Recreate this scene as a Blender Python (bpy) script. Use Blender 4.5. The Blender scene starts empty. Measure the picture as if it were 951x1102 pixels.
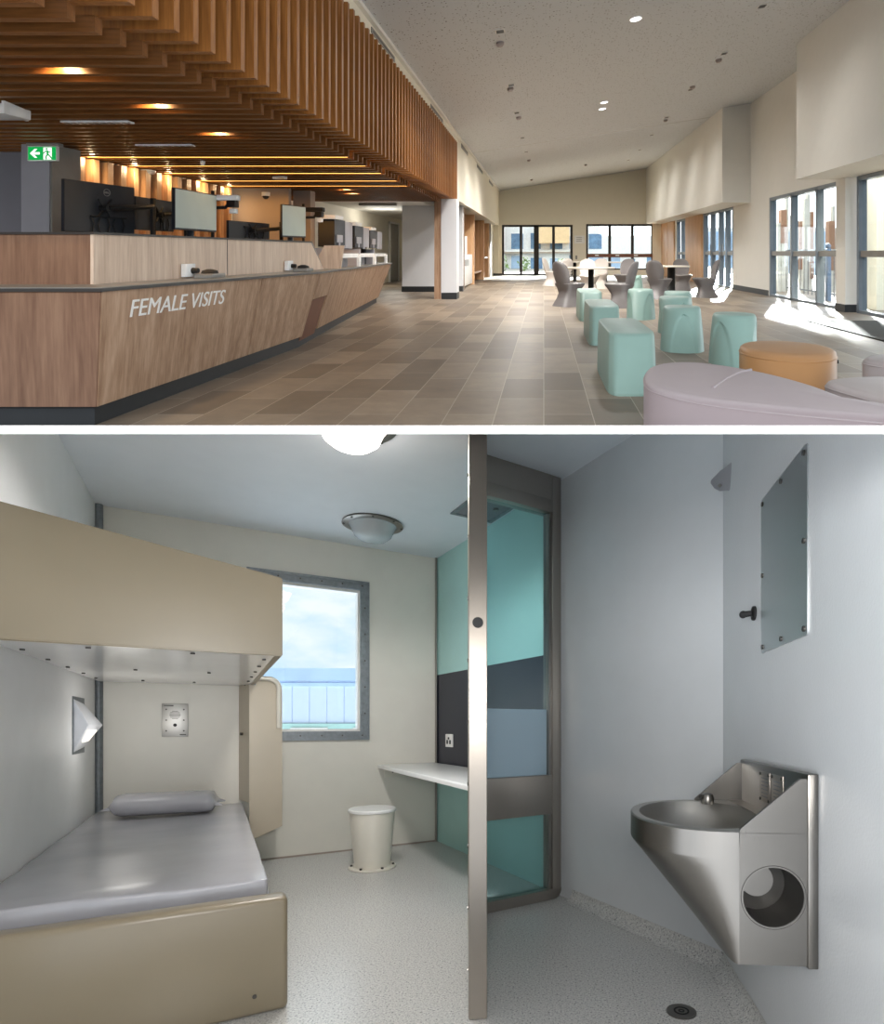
"""Two rooms of one building, one above the other, seen in cut-away from the front.

Lower storey: a level cell (floor at z = 0).  Upper storey: a visitors' hall whose deck is a ramp: its floor
climbs away from the slab edge, DECK(y), and everything in the hall is measured as a height above that ramp -
walls and legs plumb, floors, table tops, ledges and ceilings following the ramp.  A white floor slab parts
the storeys.  The camera stands level in front of both, with an architectural (shifted) lens.
"""
import bpy, bmesh, math, random
from mathutils import Vector, Matrix
PI = math.pi
random.seed(7)
S = bpy.context.scene
COL = S.collection

# ------------------------------------------------------------------ ramp of the upper storey
EYE = 1.09                      # camera height over the cell floor
FRONT = 3.226                   # where the hall deck ends at the slab edge
DECK0 = 2.8213                  # height of the deck there
RAMP = 0.8467                   # rise of the deck per metre of depth
def DECK(y): return DECK0 + RAMP * (y - FRONT)

# ------------------------------------------------------------------ materials
def lin(c):
    c = c.lstrip('#'); v = [int(c[i:i + 2], 16) / 255 for i in (0, 2, 4)]
    return tuple((x / 12.92 if x <= .04045 else ((x + .055) / 1.055) ** 2.4) for x in v) + (1,)
class NT:
    def __init__(s, name):
        s.m = bpy.data.materials.new(name); s.m.use_nodes = True
        s.t = s.m.node_tree; s.t.nodes.clear()
        s.out = s.n('ShaderNodeOutputMaterial')
    def n(s, typ, **kw):
        nd = s.t.nodes.new(typ)
        for k, v in kw.items():
            if hasattr(nd, k): setattr(nd, k, v)
        return nd
    def l(s, a, b): s.t.links.new(a, b)
    def bsdf(s, col, rough=.5, metal=0, spec=.5, coat=0):
        b = s.n('ShaderNodeBsdfPrincipled')
        b.inputs['Base Color'].default_value = col if not isinstance(col, str) else lin(col)
        b.inputs['Roughness'].default_value = rough; b.inputs['Metallic'].default_value = metal
        b.inputs['Specular IOR Level'].default_value = spec
        b.inputs['Coat Weight'].default_value = coat
        s.l(b.outputs[0], s.out.inputs[0]); return b
    def coord(s, scale=(1, 1, 1), rot=(0, 0, 0)):
        tc = s.n('ShaderNodeTexCoord'); mp = s.n('ShaderNodeMapping')
        mp.inputs['Scale'].default_value = scale; mp.inputs['Rotation'].default_value = rot
        s.l(tc.outputs['Object'], mp.inputs[0]); return mp.outputs[0]
    def noise(s, vec, scale, detail=3, rough=.5):
        n = s.n('ShaderNodeTexNoise'); n.inputs['Scale'].default_value = scale
        n.inputs['Detail'].default_value = detail; n.inputs['Roughness'].default_value = rough
        s.l(vec, n.inputs['Vector']); return n.outputs['Fac']
    def ramp(s, fac, stops):
        r = s.n('ShaderNodeValToRGB'); e = r.color_ramp.elements
        while len(e) < len(stops): e.new(.5)
        for el, (p, c) in zip(e, stops):
            el.position = p; el.color = lin(c) if isinstance(c, str) else c
        s.l(fac, r.inputs[0]); return r.outputs[0]
    def bump(s, b, h, strength=.1, dist=.01):
        n = s.n('ShaderNodeBump'); n.inputs['Strength'].default_value = strength
        n.inputs['Distance'].default_value = dist
        s.l(h, n.inputs['Height']); s.l(n.outputs[0], b.inputs['Normal'])

def plain(name, col, rough=.5, metal=0, spec=.5, vary=.06, scale=6, bump=0, bscale=200, coat=0):
    k = NT(name); b = k.bsdf(col, rough, metal, spec, coat)
    v = k.coord(); c = lin(col)
    lo = tuple(x * (1 - vary) for x in c[:3]) + (1,); hi = tuple(min(1, x * (1 + vary)) for x in c[:3]) + (1,)
    k.l(k.ramp(k.noise(v, scale), [(.3, lo), (.7, hi)]), b.inputs['Base Color'])
    if bump: k.bump(b, k.noise(v, bscale, 2), bump, .002)
    return k.m
def timber(name, tones, axis='z', rough=.45, fine=60, spec=.4):
    """tones = dark..light; streaks run along the axis"""
    k = NT(name); b = k.bsdf(tones[0], rough, 0, spec)
    sc = {'x': (.06, 1, 1), 'y': (1, .06, 1), 'z': (1, 1, .06)}[axis]
    v = k.coord(sc)
    a = k.noise(v, fine, 4, .6); c = k.noise(v, fine * .22, 3, .5)
    m = k.n('ShaderNodeMath', operation='ADD'); k.l(a, m.inputs[0]); k.l(c, m.inputs[1])
    h = k.n('ShaderNodeMath', operation='MULTIPLY'); h.inputs[1].default_value = .5; k.l(m.outputs[0], h.inputs[0])
    n = len(tones)
    k.l(k.ramp(h.outputs[0], [(.36 + .28 * i / (n - 1), t) for i, t in enumerate(tones)]), b.inputs['Base Color'])
    k.bump(b, a, .06, .002)
    return k.m
def emit(name, col, strength):
    k = NT(name); e = k.n('ShaderNodeEmission'); e.inputs[0].default_value = lin(col); e.inputs[1].default_value = strength
    k.l(e.outputs[0], k.out.inputs[0]); return k.m
def glass(name, tint, gloss=.08, rough=.02):
    k = NT(name); t = k.n('ShaderNodeBsdfTransparent'); t.inputs[0].default_value = lin(tint)
    g = k.n('ShaderNodeBsdfGlossy'); g.inputs['Roughness'].default_value = rough
    f = k.n('ShaderNodeLayerWeight'); f.inputs[0].default_value = .5
    pw = k.n('ShaderNodeMath', operation='POWER'); pw.inputs[1].default_value = 4; k.l(f.outputs['Facing'], pw.inputs[0])
    a = k.n('ShaderNodeMapRange'); a.inputs['To Min'].default_value = .035; a.inputs['To Max'].default_value = .3; k.l(pw.outputs[0], a.inputs[0])
    mx = k.n('ShaderNodeMixShader'); k.l(a.outputs[0], mx.inputs[0]); k.l(t.outputs[0], mx.inputs[1]); k.l(g.outputs[0], mx.inputs[2])
    k.l(mx.outputs[0], k.out.inputs[0]); return k.m
def frosted(name, col, clear=.45):
    k = NT(name); t = k.n('ShaderNodeBsdfTransparent'); t.inputs[0].default_value = lin('e8f2f6')
    d = k.n('ShaderNodeBsdfPrincipled'); d.inputs['Base Color'].default_value = lin(col); d.inputs['Roughness'].default_value = .25
    mx = k.n('ShaderNodeMixShader'); mx.inputs[0].default_value = 1 - clear
    k.l(t.outputs[0], mx.inputs[1]); k.l(d.outputs[0], mx.inputs[2]); k.l(mx.outputs[0], k.out.inputs[0]); return k.m
def steel(name, col, rough=.28, axis='z', amp=.06):
    k = NT(name); b = k.bsdf(col, rough, 1)
    sc = {'x': (.02, 1, 1), 'y': (1, .02, 1), 'z': (1, 1, .02)}[axis]
    v = k.coord(sc); a = k.noise(v, 300, 3, .6)
    r = k.n('ShaderNodeMapRange'); r.inputs['To Min'].default_value = rough - .07; r.inputs['To Max'].default_value = rough + .1
    k.l(a, r.inputs[0]); k.l(r.outputs[0], b.inputs['Roughness']); k.bump(b, a, amp, .001); return k.m

M = {}
M['slab'] = plain('white slab paint', 'ffffff', .8, vary=.0)
# cell
M['cell_white'] = plain('warm white paint', 'd6d3ca', .38, bump=.10, bscale=160, vary=.02)
M['cell_left'] = plain('cool white paint', 'e2e3e4', .6, bump=.08, bscale=160, vary=.02)
M['cell_grey'] = plain('cool grey gloss paint', 'cfd2d5', .2, bump=.25, bscale=130, vary=.015)
M['cell_ceil'] = plain('ceiling paint', 'dde2e8', .6, vary=.015)
M['teal_wall'] = plain('teal wall paint', 'a6cfcb', .45, vary=.02, bump=.05)
M['navy'] = plain('navy wall paint', '161a2b', .4, vary=.05)
M['bunk'] = plain('beige enamel', '887d69', .3, vary=.02, bump=.03, bscale=90)
M['bunk_pale'] = plain('pale beige enamel', 'b5aa97', .3, vary=.02)
M['bunk_under'] = plain('pale bunk soffit', 'efedea', .15, vary=.02)
M['vinyl'] = plain('grey vinyl cover', 'a9a9af', .24, vary=.05, scale=4, bump=.35, bscale=9)
M['steel'] = steel('brushed steel', '827f7b', .3, 'z')
M['steel_x'] = steel('brushed steel across', 'aeaca8', .4, 'x')
M['steel_door'] = steel('door edge steel', '7a746d', .3, 'x')
M['steel_frame'] = steel('grey steel framing', 'a39d96', .36, 'z')
M['mirror_steel'] = steel('polished sheet', 'dfe2e4', .3, 'z', .02)
M['galv'] = plain('galvanised window steel', '7f858a', .45, metal=.6, vary=.15, scale=30)
M['screw'] = plain('dark screw', '4a4845', .4, metal=.5)
M['black'] = plain('black plastic', '0d0d0e', .6)
M['rubber'] = plain('black rubber', '1b1b1d', .7)
M['white_gloss'] = plain('white laminate', 'f0f0f0', .22, vary=.01)
M['stool_w'] = plain('cream enamel', 'd9d5ca', .33, vary=.02)
M['clear'] = glass('window glass', 'f3f8fa')
M['tint'] = glass('screen glass', 'e2f1f4')
M['pale_layer'] = frosted('pale half clear layer', 'b4cad8', .35)  # half clear pale blue layer over the lower glass
M['dome'] = frosted('cloudy dome', 'd9dee0', .45)
M['lamp_lit'] = emit('lit lamp dome', 'fff4ea', 7)
M['lamp_small'] = emit('reading lamp slot', 'fff6e0', 1.3)
M['light_plastic'] = plain('pale lamp plastic', 'dfe2ea', .3)
M['shed'] = plain('pale blue sheet cladding', 'bfcde3', .6, vary=.02)
M['shed_green'] = plain('green band', 'a5c9c4', .6)
# hall
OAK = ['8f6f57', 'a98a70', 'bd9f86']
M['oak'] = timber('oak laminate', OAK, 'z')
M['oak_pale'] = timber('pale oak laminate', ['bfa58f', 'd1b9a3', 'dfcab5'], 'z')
M['oak_dark'] = timber('dark walnut laminate', ['6b4f3e', '7d5f4c', '8b6d58'], 'z')  # darker brown tones than the other laminates
M['fin'] = timber('cedar fin', ['754720', '8f5c2c', 'a66f3a'], 'z')
M['batten'] = timber('cedar batten', ['66401f', '7c5029', '905f34'], 'x')
M['backing'] = plain('dark backing board', '2a1a10', .8)
M['panel_timber'] = timber('warm timber panel', ['c0946c', 'd0a67e', 'deb891'], 'z')
M['dark_panel'] = plain('brown niche panel', '7a5140', .5)
M['plinth'] = plain('charcoal plinth', '26292c', .45)
M['edge'] = plain('charcoal edge strip', '3b3836', .4)
M['ledge_grey'] = plain('grey ledge laminate', '8a8781', .35)
M['cream'] = plain('cream wall paint', 'e9e2d0', .6, vary=.01)
M['hall_white'] = plain('off white wall paint', 'e4e2db', .6, vary=.01)
M['pale_grey'] = plain('pale grey wall paint', 'd5d5d8', .55, vary=.01)
M['dark_grey'] = plain('slate grey wall paint', '77767c', .55, vary=.02)
M['column_grey'] = plain('mid grey column paint', '98979c', .55, vary=.02)
M['taupe'] = plain('taupe wall paint', '9a8d84', .6, vary=.02)
M['frame_blue'] = plain('grey blue aluminium', '7d868f', .35, metal=.3)
M['frame_dark'] = plain('bronze aluminium', '3f3d3c', .4, metal=.3)
M['teal'] = plain('teal moulded plastic', '8ba89f', .42, vary=.03, bump=.08, bscale=260)
M['chair'] = plain('grey moulded plastic', '5f5a59', .5, vary=.03, bump=.05)
M['chair_l'] = plain('light grey moulded plastic', 'b3aaa2', .5, vary=.03)
M['orange'] = plain('tan orange vinyl', 'aa7e52', .42, vary=.03, bump=.06, bscale=150)
M['lilac'] = plain('lilac vinyl', '968a8d', .45, vary=.02, bump=.05, bscale=150)
M['greige'] = plain('grey lilac vinyl', '958b89', .45, vary=.02)
M['table'] = plain('pale table laminate', 'cfc6b8', .3)
M['monitor'] = plain('monitor plastic', '1c2026', .4)
M['screen'] = plain('matte screen with painted light', 'b9c4ba', .3, vary=.06, scale=3)  # screen's pale glow and reflection put into its base colour
M['divider'] = plain('grey divider laminate', 'a5a4aa', .5)
M['white_p'] = plain('white plastic', 'ecebe8', .4)
M['green_sign'] = emit('lit green sign', '16a04a', .75)
M['white_sign'] = emit('lit white pictogram', 'f2f6f2', .9)
M['led'] = emit('warm led line', 'ffb85a', 3.2)
M['warm_disc'] = emit('warm lamp face', 'ffc070', 14)
M['white_disc'] = emit('ceiling lamp face', 'ffffff', 3)
M['lettering'] = plain('white lettering', 'ffffff', .5)
M['socket'] = plain('socket black', '111111', .5)
M['mat_black'] = plain('entrance matting', '37352f', .9, vary=.5, scale=90, bump=.5, bscale=120)
M['deck'] = plain('pale outdoor paving', 'cfc8bd', .8)
M['rail'] = plain('dark railing steel', '4b5057', .5)
M['pole_grey'] = plain('grey weathered pole', 'b3b3ae', .7)
M['pole_brown'] = plain('rust brown pole', '83624f', .7)
M['bluepost'] = plain('blue post', '5d7391', .5)
M['far_blue'] = plain('hazy blue cladding', 'a9c1da', .6, vary=.08, scale=2)
M['far_glass'] = plain('blue tinted far glazing', '6f8fae', .25, vary=.25, scale=3)
M['far_white'] = plain('bright white render', 'f2f2ef', .7)
M['far_orange'] = plain('orange cream soffit', 'e8c79a', .7)
M['leaf'] = plain('green leaf', '7f9a5c', .7, vary=.4, scale=8)

def hall_floor_mat():
    k = NT('stone tile'); b = k.bsdf('8c7f72', .42, 0, .22)
    v = k.coord((1, 1, 1), (0, 0, PI / 2))
    br = k.n('ShaderNodeTexBrick'); br.offset = .37; br.offset_frequency = 2; br.squash = 1
    br.inputs['Scale'].default_value = 1; br.inputs['Brick Width'].default_value = .6; br.inputs['Row Height'].default_value = .3
    br.inputs['Mortar Size'].default_value = .003; br.inputs['Mortar Smooth'].default_value = .2; br.inputs['Bias'].default_value = 0
    br.inputs['Color1'].default_value = (0, 0, 0, 1); br.inputs['Color2'].default_value = (1, 1, 1, 1); br.inputs['Mortar'].default_value = (.5, .5, .5, 1)
    k.l(v, br.inputs['Vector'])
    tone = k.ramp(br.outputs['Color'], [(0, '7b6e60'), (.35, '8b7d6d'), (.7, '998a79'), (1, 'a89885')])
    n = k.noise(k.coord(), 5, 6, .65)
    cl = k.ramp(n, [(.3, '8f8f8f'), (.7, 'ffffff')])
    mx = k.n('ShaderNodeMixRGB', blend_type='MULTIPLY'); mx.inputs[0].default_value = .45
    k.l(tone, mx.inputs[1]); k.l(cl, mx.inputs[2])
    gr = k.n('ShaderNodeMixRGB'); gr.inputs[2].default_value = lin('b5a999')
    k.l(br.outputs['Fac'], gr.inputs[0]); k.l(mx.outputs[0], gr.inputs[1]); k.l(gr.outputs[0], b.inputs['Base Color'])
    r = k.n('ShaderNodeMapRange'); r.inputs['To Min'].default_value = .36; r.inputs['To Max'].default_value = .52
    k.l(n, r.inputs[0]); k.l(r.outputs[0], b.inputs['Roughness'])
    return k.m
M['tile'] = hall_floor_mat()
def speckle_mat():
    k = NT('speckled vinyl'); b = k.bsdf('c4c4c2', .24, 0, .5)
    v = k.coord()
    n1 = k.noise(v, 130, 3, .7); n2 = k.noise(v, 85, 2, .6)
    a = k.ramp(n1, [(.33, '5c5c62'), (.42, 'b7b7b6'), (.60, 'cccbc8'), (.72, 'e6e6e4')])
    c = k.ramp(n2, [(.30, '8b8b8e'), (.37, 'ffffff')])
    mx = k.n('ShaderNodeMixRGB', blend_type='MULTIPLY'); mx.inputs[0].default_value = .75
    k.l(a, mx.inputs[1]); k.l(c, mx.inputs[2]); k.l(mx.outputs[0], b.inputs['Base Color'])
    k.bump(b, n1, .05, .001); return k.m
M['speckle'] = speckle_mat()
def perforated_mat():
    k = NT('perforated ceiling board'); b = k.bsdf('d9d6ce', .8, 0, .2)
    v = k.coord()
    vo = k.n('ShaderNodeTexVoronoi'); vo.inputs['Scale'].default_value = 24; k.l(v, vo.inputs['Vector'])
    sz = k.n('ShaderNodeMapRange'); sz.inputs['To Min'].default_value = .05; sz.inputs['To Max'].default_value = .26
    sp = k.n('ShaderNodeSeparateColor'); k.l(vo.outputs['Color'], sp.inputs[0]); k.l(sp.outputs[0], sz.inputs[0])
    lt = k.n('ShaderNodeMath', operation='LESS_THAN'); k.l(vo.outputs['Distance'], lt.inputs[0]); k.l(sz.outputs[0], lt.inputs[1])
    mx = k.n('ShaderNodeMixRGB'); mx.inputs[1].default_value = lin('cfd3d8'); mx.inputs[2].default_value = lin('64625e')
    k.l(lt.outputs[0], mx.inputs[0]); k.l(mx.outputs[0], b.inputs['Base Color']); return k.m
M['perforated'] = perforated_mat()

# ------------------------------------------------------------------ mesh helpers (all add to a bmesh)
def BM(): return bmesh.new()
def face(bm, pts):
    return bm.faces.new([bm.verts.new(p) for p in pts])
def box(bm, x0, x1, y0, y1, z0, z1, bev=0, seg=2):
    r = bmesh.ops.create_cube(bm, size=1, matrix=Matrix.Translation(((x0 + x1) / 2, (y0 + y1) / 2, (z0 + z1) / 2)) @ Matrix.Diagonal((x1 - x0, y1 - y0, z1 - z0, 1)))
    if bev:
        es = list({e for v in r['verts'] for e in v.link_edges})
        bmesh.ops.bevel(bm, geom=es, offset=bev, segments=seg, affect='EDGES', profile=.5, clamp_overlap=True)
def loft(bm, rings, cap0=True, cap1=True):
    R = [[bm.verts.new(p) for p in r] for r in rings]
    n = len(R[0])
    for a, b in zip(R, R[1:]):
        for i in range(n):
            j = (i + 1) % n
            bm.faces.new((a[i], a[j], b[j], b[i]))
    if cap0: bm.faces.new(R[0][::-1])
    if cap1: bm.faces.new(R[-1])
    return R
def prism(bm, pts, z0, z1, bev=0, seg=2):
    f0 = z0 if callable(z0) else (lambda x, y: z0); f1 = z1 if callable(z1) else (lambda x, y: z1)
    R = loft(bm, [[(x, y, f0(x, y)) for x, y in pts], [(x, y, f1(x, y)) for x, y in pts]])
    if bev:
        es = list({e for v in R[1] for e in v.link_edges})
        bmesh.ops.bevel(bm, geom=es, offset=bev, segments=seg, affect='EDGES', profile=.5, clamp_overlap=True)
def hexa(bm, b, t):
    """solid between a bottom and a top quad"""
    loft(bm, [b, t])
def lathe(bm, prof, c=(0, 0, 0), n=32, cap0=True, cap1=True, sx=1, sy=1):
    loft(bm, [[(c[0] + r * sx * math.cos(2 * PI * i / n), c[1] + r * sy * math.sin(2 * PI * i / n), c[2] + z) for i in range(n)] for r, z in prof], cap0, cap1)
def cyl(bm, p0, p1, r0, r1=None, n=16):
    r1 = r0 if r1 is None else r1
    p0, p1 = Vector(p0), Vector(p1); d = (p1 - p0).normalized()
    u = d.orthogonal().normalized(); w = d.cross(u)
    loft(bm, [[p + r * (math.cos(2 * PI * i / n) * u + math.sin(2 * PI * i / n) * w) for i in range(n)] for p, r in ((p0, r0), (p1, r1))])
def tube(bm, pts, r, n=8):
    pts = [Vector(p) for p in pts]; rings = []
    d = (pts[1] - pts[0]).normalized(); u = d.orthogonal().normalized()
    for i, p in enumerate(pts):
        a = pts[max(i - 1, 0)]; b = pts[min(i + 1, len(pts) - 1)]; d = (b - a).normalized()
        u = (u - d * u.dot(d)).normalized(); w = d.cross(u)
        rings.append([p + r * (math.cos(2 * PI * k / n) * u + math.sin(2 * PI * k / n) * w) for k in range(n)])
    loft(bm, rings)
def ball(bm, c, rx, ry=None, rz=None, u=16, v=10):
    ry = rx if ry is None else ry; rz = rx if rz is None else rz
    bmesh.ops.create_uvsphere(bm, u_segments=u, v_segments=v, radius=1, matrix=Matrix.Translation(c) @ Matrix.Diagonal((rx, ry, rz, 1)))

# ------------------------------------------------------------------ object helpers
def place(p, hall):
    return (p[0], p[1], DECK(p[1]) + p[2]) if hall else p
def tag(o, label, cat, group=None, kind=None):
    o['label'] = label; o['category'] = cat
    if group: o['group'] = group
    if kind: o['kind'] = kind
    return o
ORG = {}
def thing(name, label, cat, at=(0, 0, 0), hall=False, rot=0, group=None):
    """an Empty at the thing's foot; `at` is (x, y, height over the floor of its storey)"""
    o = bpy.data.objects.new(name, None); COL.objects.link(o); o.empty_display_size = .05
    o.location = place(at, hall); o.rotation_euler = (0, 0, rot)
    tag(o, label, cat, group); ORG[o.name] = (Vector(at), hall); return o
def mesh_of(name, bm, mats, hall, smooth=35):
    bmesh.ops.recalc_face_normals(bm, faces=bm.faces[:])
    if hall:
        for v in bm.verts: v.co.z += RAMP * v.co.y      # heights follow the ramp of the hall deck
    me = bpy.data.meshes.new(name); bm.to_mesh(me); bm.free()
    for m in (mats if isinstance(mats, (list, tuple)) else [mats]): me.materials.append(M[m])
    for p in me.polygons: p.use_smooth = True
    me.set_sharp_from_angle(angle=math.radians(smooth))
    return me
def solo(name, bm, mat, at=(0, 0, 0), hall=False, rot=0, absolute=False, smooth=35):
    """a top-level object that is one mesh"""
    if absolute: bmesh.ops.translate(bm, vec=-Vector(at), verts=bm.verts[:])
    o = bpy.data.objects.new(name, mesh_of(name, bm, mat, hall, smooth)); COL.objects.link(o)
    o.location = place(at, hall); o.rotation_euler = (0, 0, rot); ORG[o.name] = (Vector(at), hall); return o
def part(name, bm, mat, parent, absolute=False, label=None, smooth=35):
    at, hall = ORG[parent.name]
    if absolute: bmesh.ops.translate(bm, vec=-at, verts=bm.verts[:])
    o = bpy.data.objects.new(name, mesh_of(name, bm, mat, hall, smooth)); COL.objects.link(o); o.parent = parent
    ORG[o.name] = (at, hall)
    if label: o['label'] = label
    return o
def copy_part(src, parent, shift=(0, 0, 0)):
    """another instance of a part, moved along; shares its mesh"""
    at, hall = ORG[parent.name]
    o = src.copy(); COL.objects.link(o); o.parent = parent
    o.location = (shift[0], shift[1], shift[2] + (RAMP * shift[1] if hall else 0)); ORG[o.name] = (at, hall); return o
def struct(name, bm, mat, at=(0, 0, 0), hall=False, absolute=True, smooth=30):
    o = solo(name, bm, mat, at, hall, 0, absolute, smooth); o['kind'] = 'structure'; return o
def copy_tree(src, at, label, group=None, rot=None):
    hall = ORG[src.name][1]
    r = src.copy(); COL.objects.link(r); r.location = place(at, hall); ORG[r.name] = (Vector(at), hall)
    if rot is not None: r.rotation_euler = (0, 0, rot)
    r['label'] = label
    if group: r['group'] = group
    for ch in list(src.children):
        c = ch.copy(); COL.objects.link(c); c.parent = r; ORG[c.name] = ORG[r.name]
        for g in list(ch.children):
            d = g.copy(); COL.objects.link(d); d.parent = c; ORG[d.name] = ORG[r.name]
    return r
def text_bm(body, size_h, width):
    """letters as a flat solid in x (along) / y (up), scaled to a cap height and a length"""
    cu = bpy.data.curves.new('t', 'FONT'); cu.body = body; cu.extrude = .02
    ob = bpy.data.objects.new('t', cu); COL.objects.link(ob)
    bpy.context.view_layer.update()
    me = bpy.data.meshes.new_from_object(ob.evaluated_get(bpy.context.evaluated_depsgraph_get()))
    bm = BM(); bm.from_mesh(me)
    bpy.data.objects.remove(ob); bpy.data.curves.remove(cu); bpy.data.meshes.remove(me)
    xs = [v.co.x for v in bm.verts]; ys = [v.co.y for v in bm.verts]
    for v in bm.verts:
        v.co.x = (v.co.x - min(xs)) / (max(xs) - min(xs)) * width
        v.co.y = (v.co.y - min(ys)) / (max(ys) - min(ys)) * size_h
        v.co.z = v.co.z / .02 * .002
    return bm
# =================================================================== CAMERA
F = 600.0; CX, CY = 585.0, 780.0; W, H = 951, 1102
cam_d = bpy.data.cameras.new('camera'); cam = bpy.data.objects.new('camera', cam_d); COL.objects.link(cam)
cam.location = (0, 0, EYE); cam.rotation_euler = (PI / 2, 0, 0)
cam_d.sensor_fit = 'VERTICAL'; cam_d.sensor_height = 36; cam_d.lens = 36 * F / H
cam_d.shift_x = -(CX - W / 2) / H; cam_d.shift_y = (CY - H / 2) / H
cam_d.clip_start = .05; cam_d.clip_end = 500
S.camera = cam

# =================================================================== SLAB BETWEEN THE STOREYS
SL_TOP = .53667; SL_BOT = .5217
def slab_top(y): return EYE + SL_TOP * y
def slab_bot(y): return EYE + SL_BOT * y
bm = BM()
x0, x1 = -5.2, 3.6
hexa(bm, [(x0, .95, slab_bot(.95)), (x1, .95, slab_bot(.95)), (x1, 2.99, slab_bot(2.99)), (x0, 2.99, slab_bot(2.99))],
     [(x0, .95, slab_top(.95)), (x1, .95, slab_top(.95)), (x1, FRONT, slab_top(FRONT)), (x0, FRONT, slab_top(FRONT))])
struct('slab', bm, 'slab')

# =================================================================== LOWER STOREY: THE CELL
CEIL = 2.65; Y_C = 2.99
K1 = Vector((-3.173, 3.95)); K2 = Vector((-1.003, 5.23)); K3 = Vector((.807, 2.51)); K4 = Vector((.634, .2)); K0 = Vector((-1.427, 1.0))
BED_ROT = math.atan2(.506, .8625)
U = Vector((.8625, .506)); V = Vector((.506, -.8625))
def bed(a, b): return K1 + a * U + b * V
def top_z(y): return min(CEIL, slab_bot(y))
bm = BM()
prism(bm, [(-1.6, .2), (.66, .2), (.84, 2.51), (-1.0, 5.3), (-3.25, 3.97)], -.1, 0)
struct('floor', bm, 'speckle')
bm = BM()
def at_y(p, q, y): t = (y - p.y) / (q.y - p.y); return p.lerp(q, t)
l3 = at_y(K1, K0, Y_C); r3 = at_y(K2, K3, Y_C)
prism(bm, [(l3.x - .05, Y_C), (r3.x + .05, Y_C), (K2.x + .05, K2.y + .08), (K1.x - .08, K1.y + .02)], CEIL, CEIL + .03)
struct('ceiling', bm, 'cell_ceil')
def wall_strip(bm, p, q, out, z0=0, z1=None, th=.05, mat=0):
    """upright wall slab from p to q, thickened on the `out` side, topped by the soffit"""
    ys = [p]
    if (p.y - Y_C) * (q.y - Y_C) < 0 and z1 is None: ys.append(at_y(p, q, Y_C))
    ys.append(q)
    n = Vector(((q - p).y, -(q - p).x)).normalized()
    if n.dot(out) < 0: n = -n
    n = n * th
    for a, b in zip(ys, ys[1:]):
        za = z1 if z1 is not None else top_z(a.y); zb = z1 if z1 is not None else top_z(b.y)
        k = len(bm.faces)
        hexa(bm, [(a.x, a.y, z0), (b.x, b.y, z0), (b.x + n.x, b.y + n.y, z0), (a.x + n.x, a.y + n.y, z0)],
             [(a.x, a.y, za), (b.x, b.y, zb), (b.x + n.x, b.y + n.y, zb), (a.x + n.x, a.y + n.y, za)])
        bm.faces.ensure_lookup_table()
        for f in bm.faces[k:]: f.material_index = mat
bm = BM(); wall_strip(bm, K1, K0, Vector((-1, -.5))); struct('wall_left', bm, 'cell_left')
# back wall around the window
WN = 1.09; wa0, wa1 = .943, 1.893; wz0, wz1 = WN - .131, WN + 1.252
def bk(a): return K1 + (K2 - K1).normalized() * a
BL = (K2 - K1).length; OUTB = Vector((-.5, .86)); TB = .16
wa0 = (Vector((-2.36, 4.427)) - K1).length; wa1 = (Vector((-1.538, 4.91)) - K1).length
bm = BM()
wall_strip(bm, bk(0), bk(wa0), OUTB, th=TB); wall_strip(bm, bk(wa1), bk(BL), OUTB, th=TB)
wall_strip(bm, bk(wa0), bk(wa1), OUTB, 0, wz0, TB); wall_strip(bm, bk(wa0), bk(wa1), OUTB, wz1, CEIL, TB)
struct('wall_back', bm, 'cell_white')
# right wall: teal stretch with a navy band, grey stretch
T = at_y(K2, K3, 3.585); OUTR = Vector((1, .6))
bm = BM()
wall_strip(bm, K2, T, OUTR, 0, .72, mat=0); wall_strip(bm, K2, T, OUTR, .72, 1.555, mat=1); wall_strip(bm, K2, T, OUTR, 1.555, CEIL, mat=0)
wall_strip(bm, T, K3, OUTR, mat=2)
struct('wall_right', bm, ['teal_wall', 'navy', 'cell_grey'])
bm = BM(); wall_strip(bm, K3, K4, Vector((1, 0))); struct('wall_front', bm, 'cell_grey')
# coved skirting of the same vinyl along the right walls
def cove(name, p, q, inn, r=.07):
    bm = BM(); n = Vector(((q - p).y, -(q - p).x)).normalized()
    if n.dot(inn) < 0: n = -n
    prof = [(.001, .0), (.001, r)] + [(r - r * math.cos(t), r - r * math.sin(t)) for t in [PI / 12 * i for i in range(1, 6)]] + [(r, .002), (r, .0)]
    loft(bm, [[(e.x + n.x * a, e.y + n.y * a, z) for a, z in prof] for e in (p, q)])
    return struct(name, bm, 'speckle')
cove('baseboard_right', at_y(K2, K3, 3.46), K3, Vector((-1, -.6)))
cove('baseboard_front', K3, K4, Vector((-1, 0)))
# grey corner joints
bm = BM(); q = K1 + U * .02 + V * .015; cyl(bm, (q.x, q.y, 0), (q.x, q.y, CEIL), .024, n=12); struct('trim_1', bm, 'galv')
bm = BM(); q = K2 - U * .012 + Vector((.3, -.5)) * .02; cyl(bm, (q.x, q.y, 0), (q.x, q.y, CEIL), .011, n=8); struct('trim_2', bm, 'steel_frame')
bm = BM()
a, b = bk(.98), bk(BL); n = Vector((.5, -.86)) * .008
hexa(bm, [(a.x, a.y, 0), (b.x, b.y, 0), (b.x + n.x, b.y + n.y, 0), (a.x + n.x, a.y + n.y, 0)], [(a.x, a.y, .012), (b.x, b.y, .012), (b.x + n.x, b.y + n.y, .012), (a.x + n.x, a.y + n.y, .012)])
struct('baseboard_back', bm, 'taupe')

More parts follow.
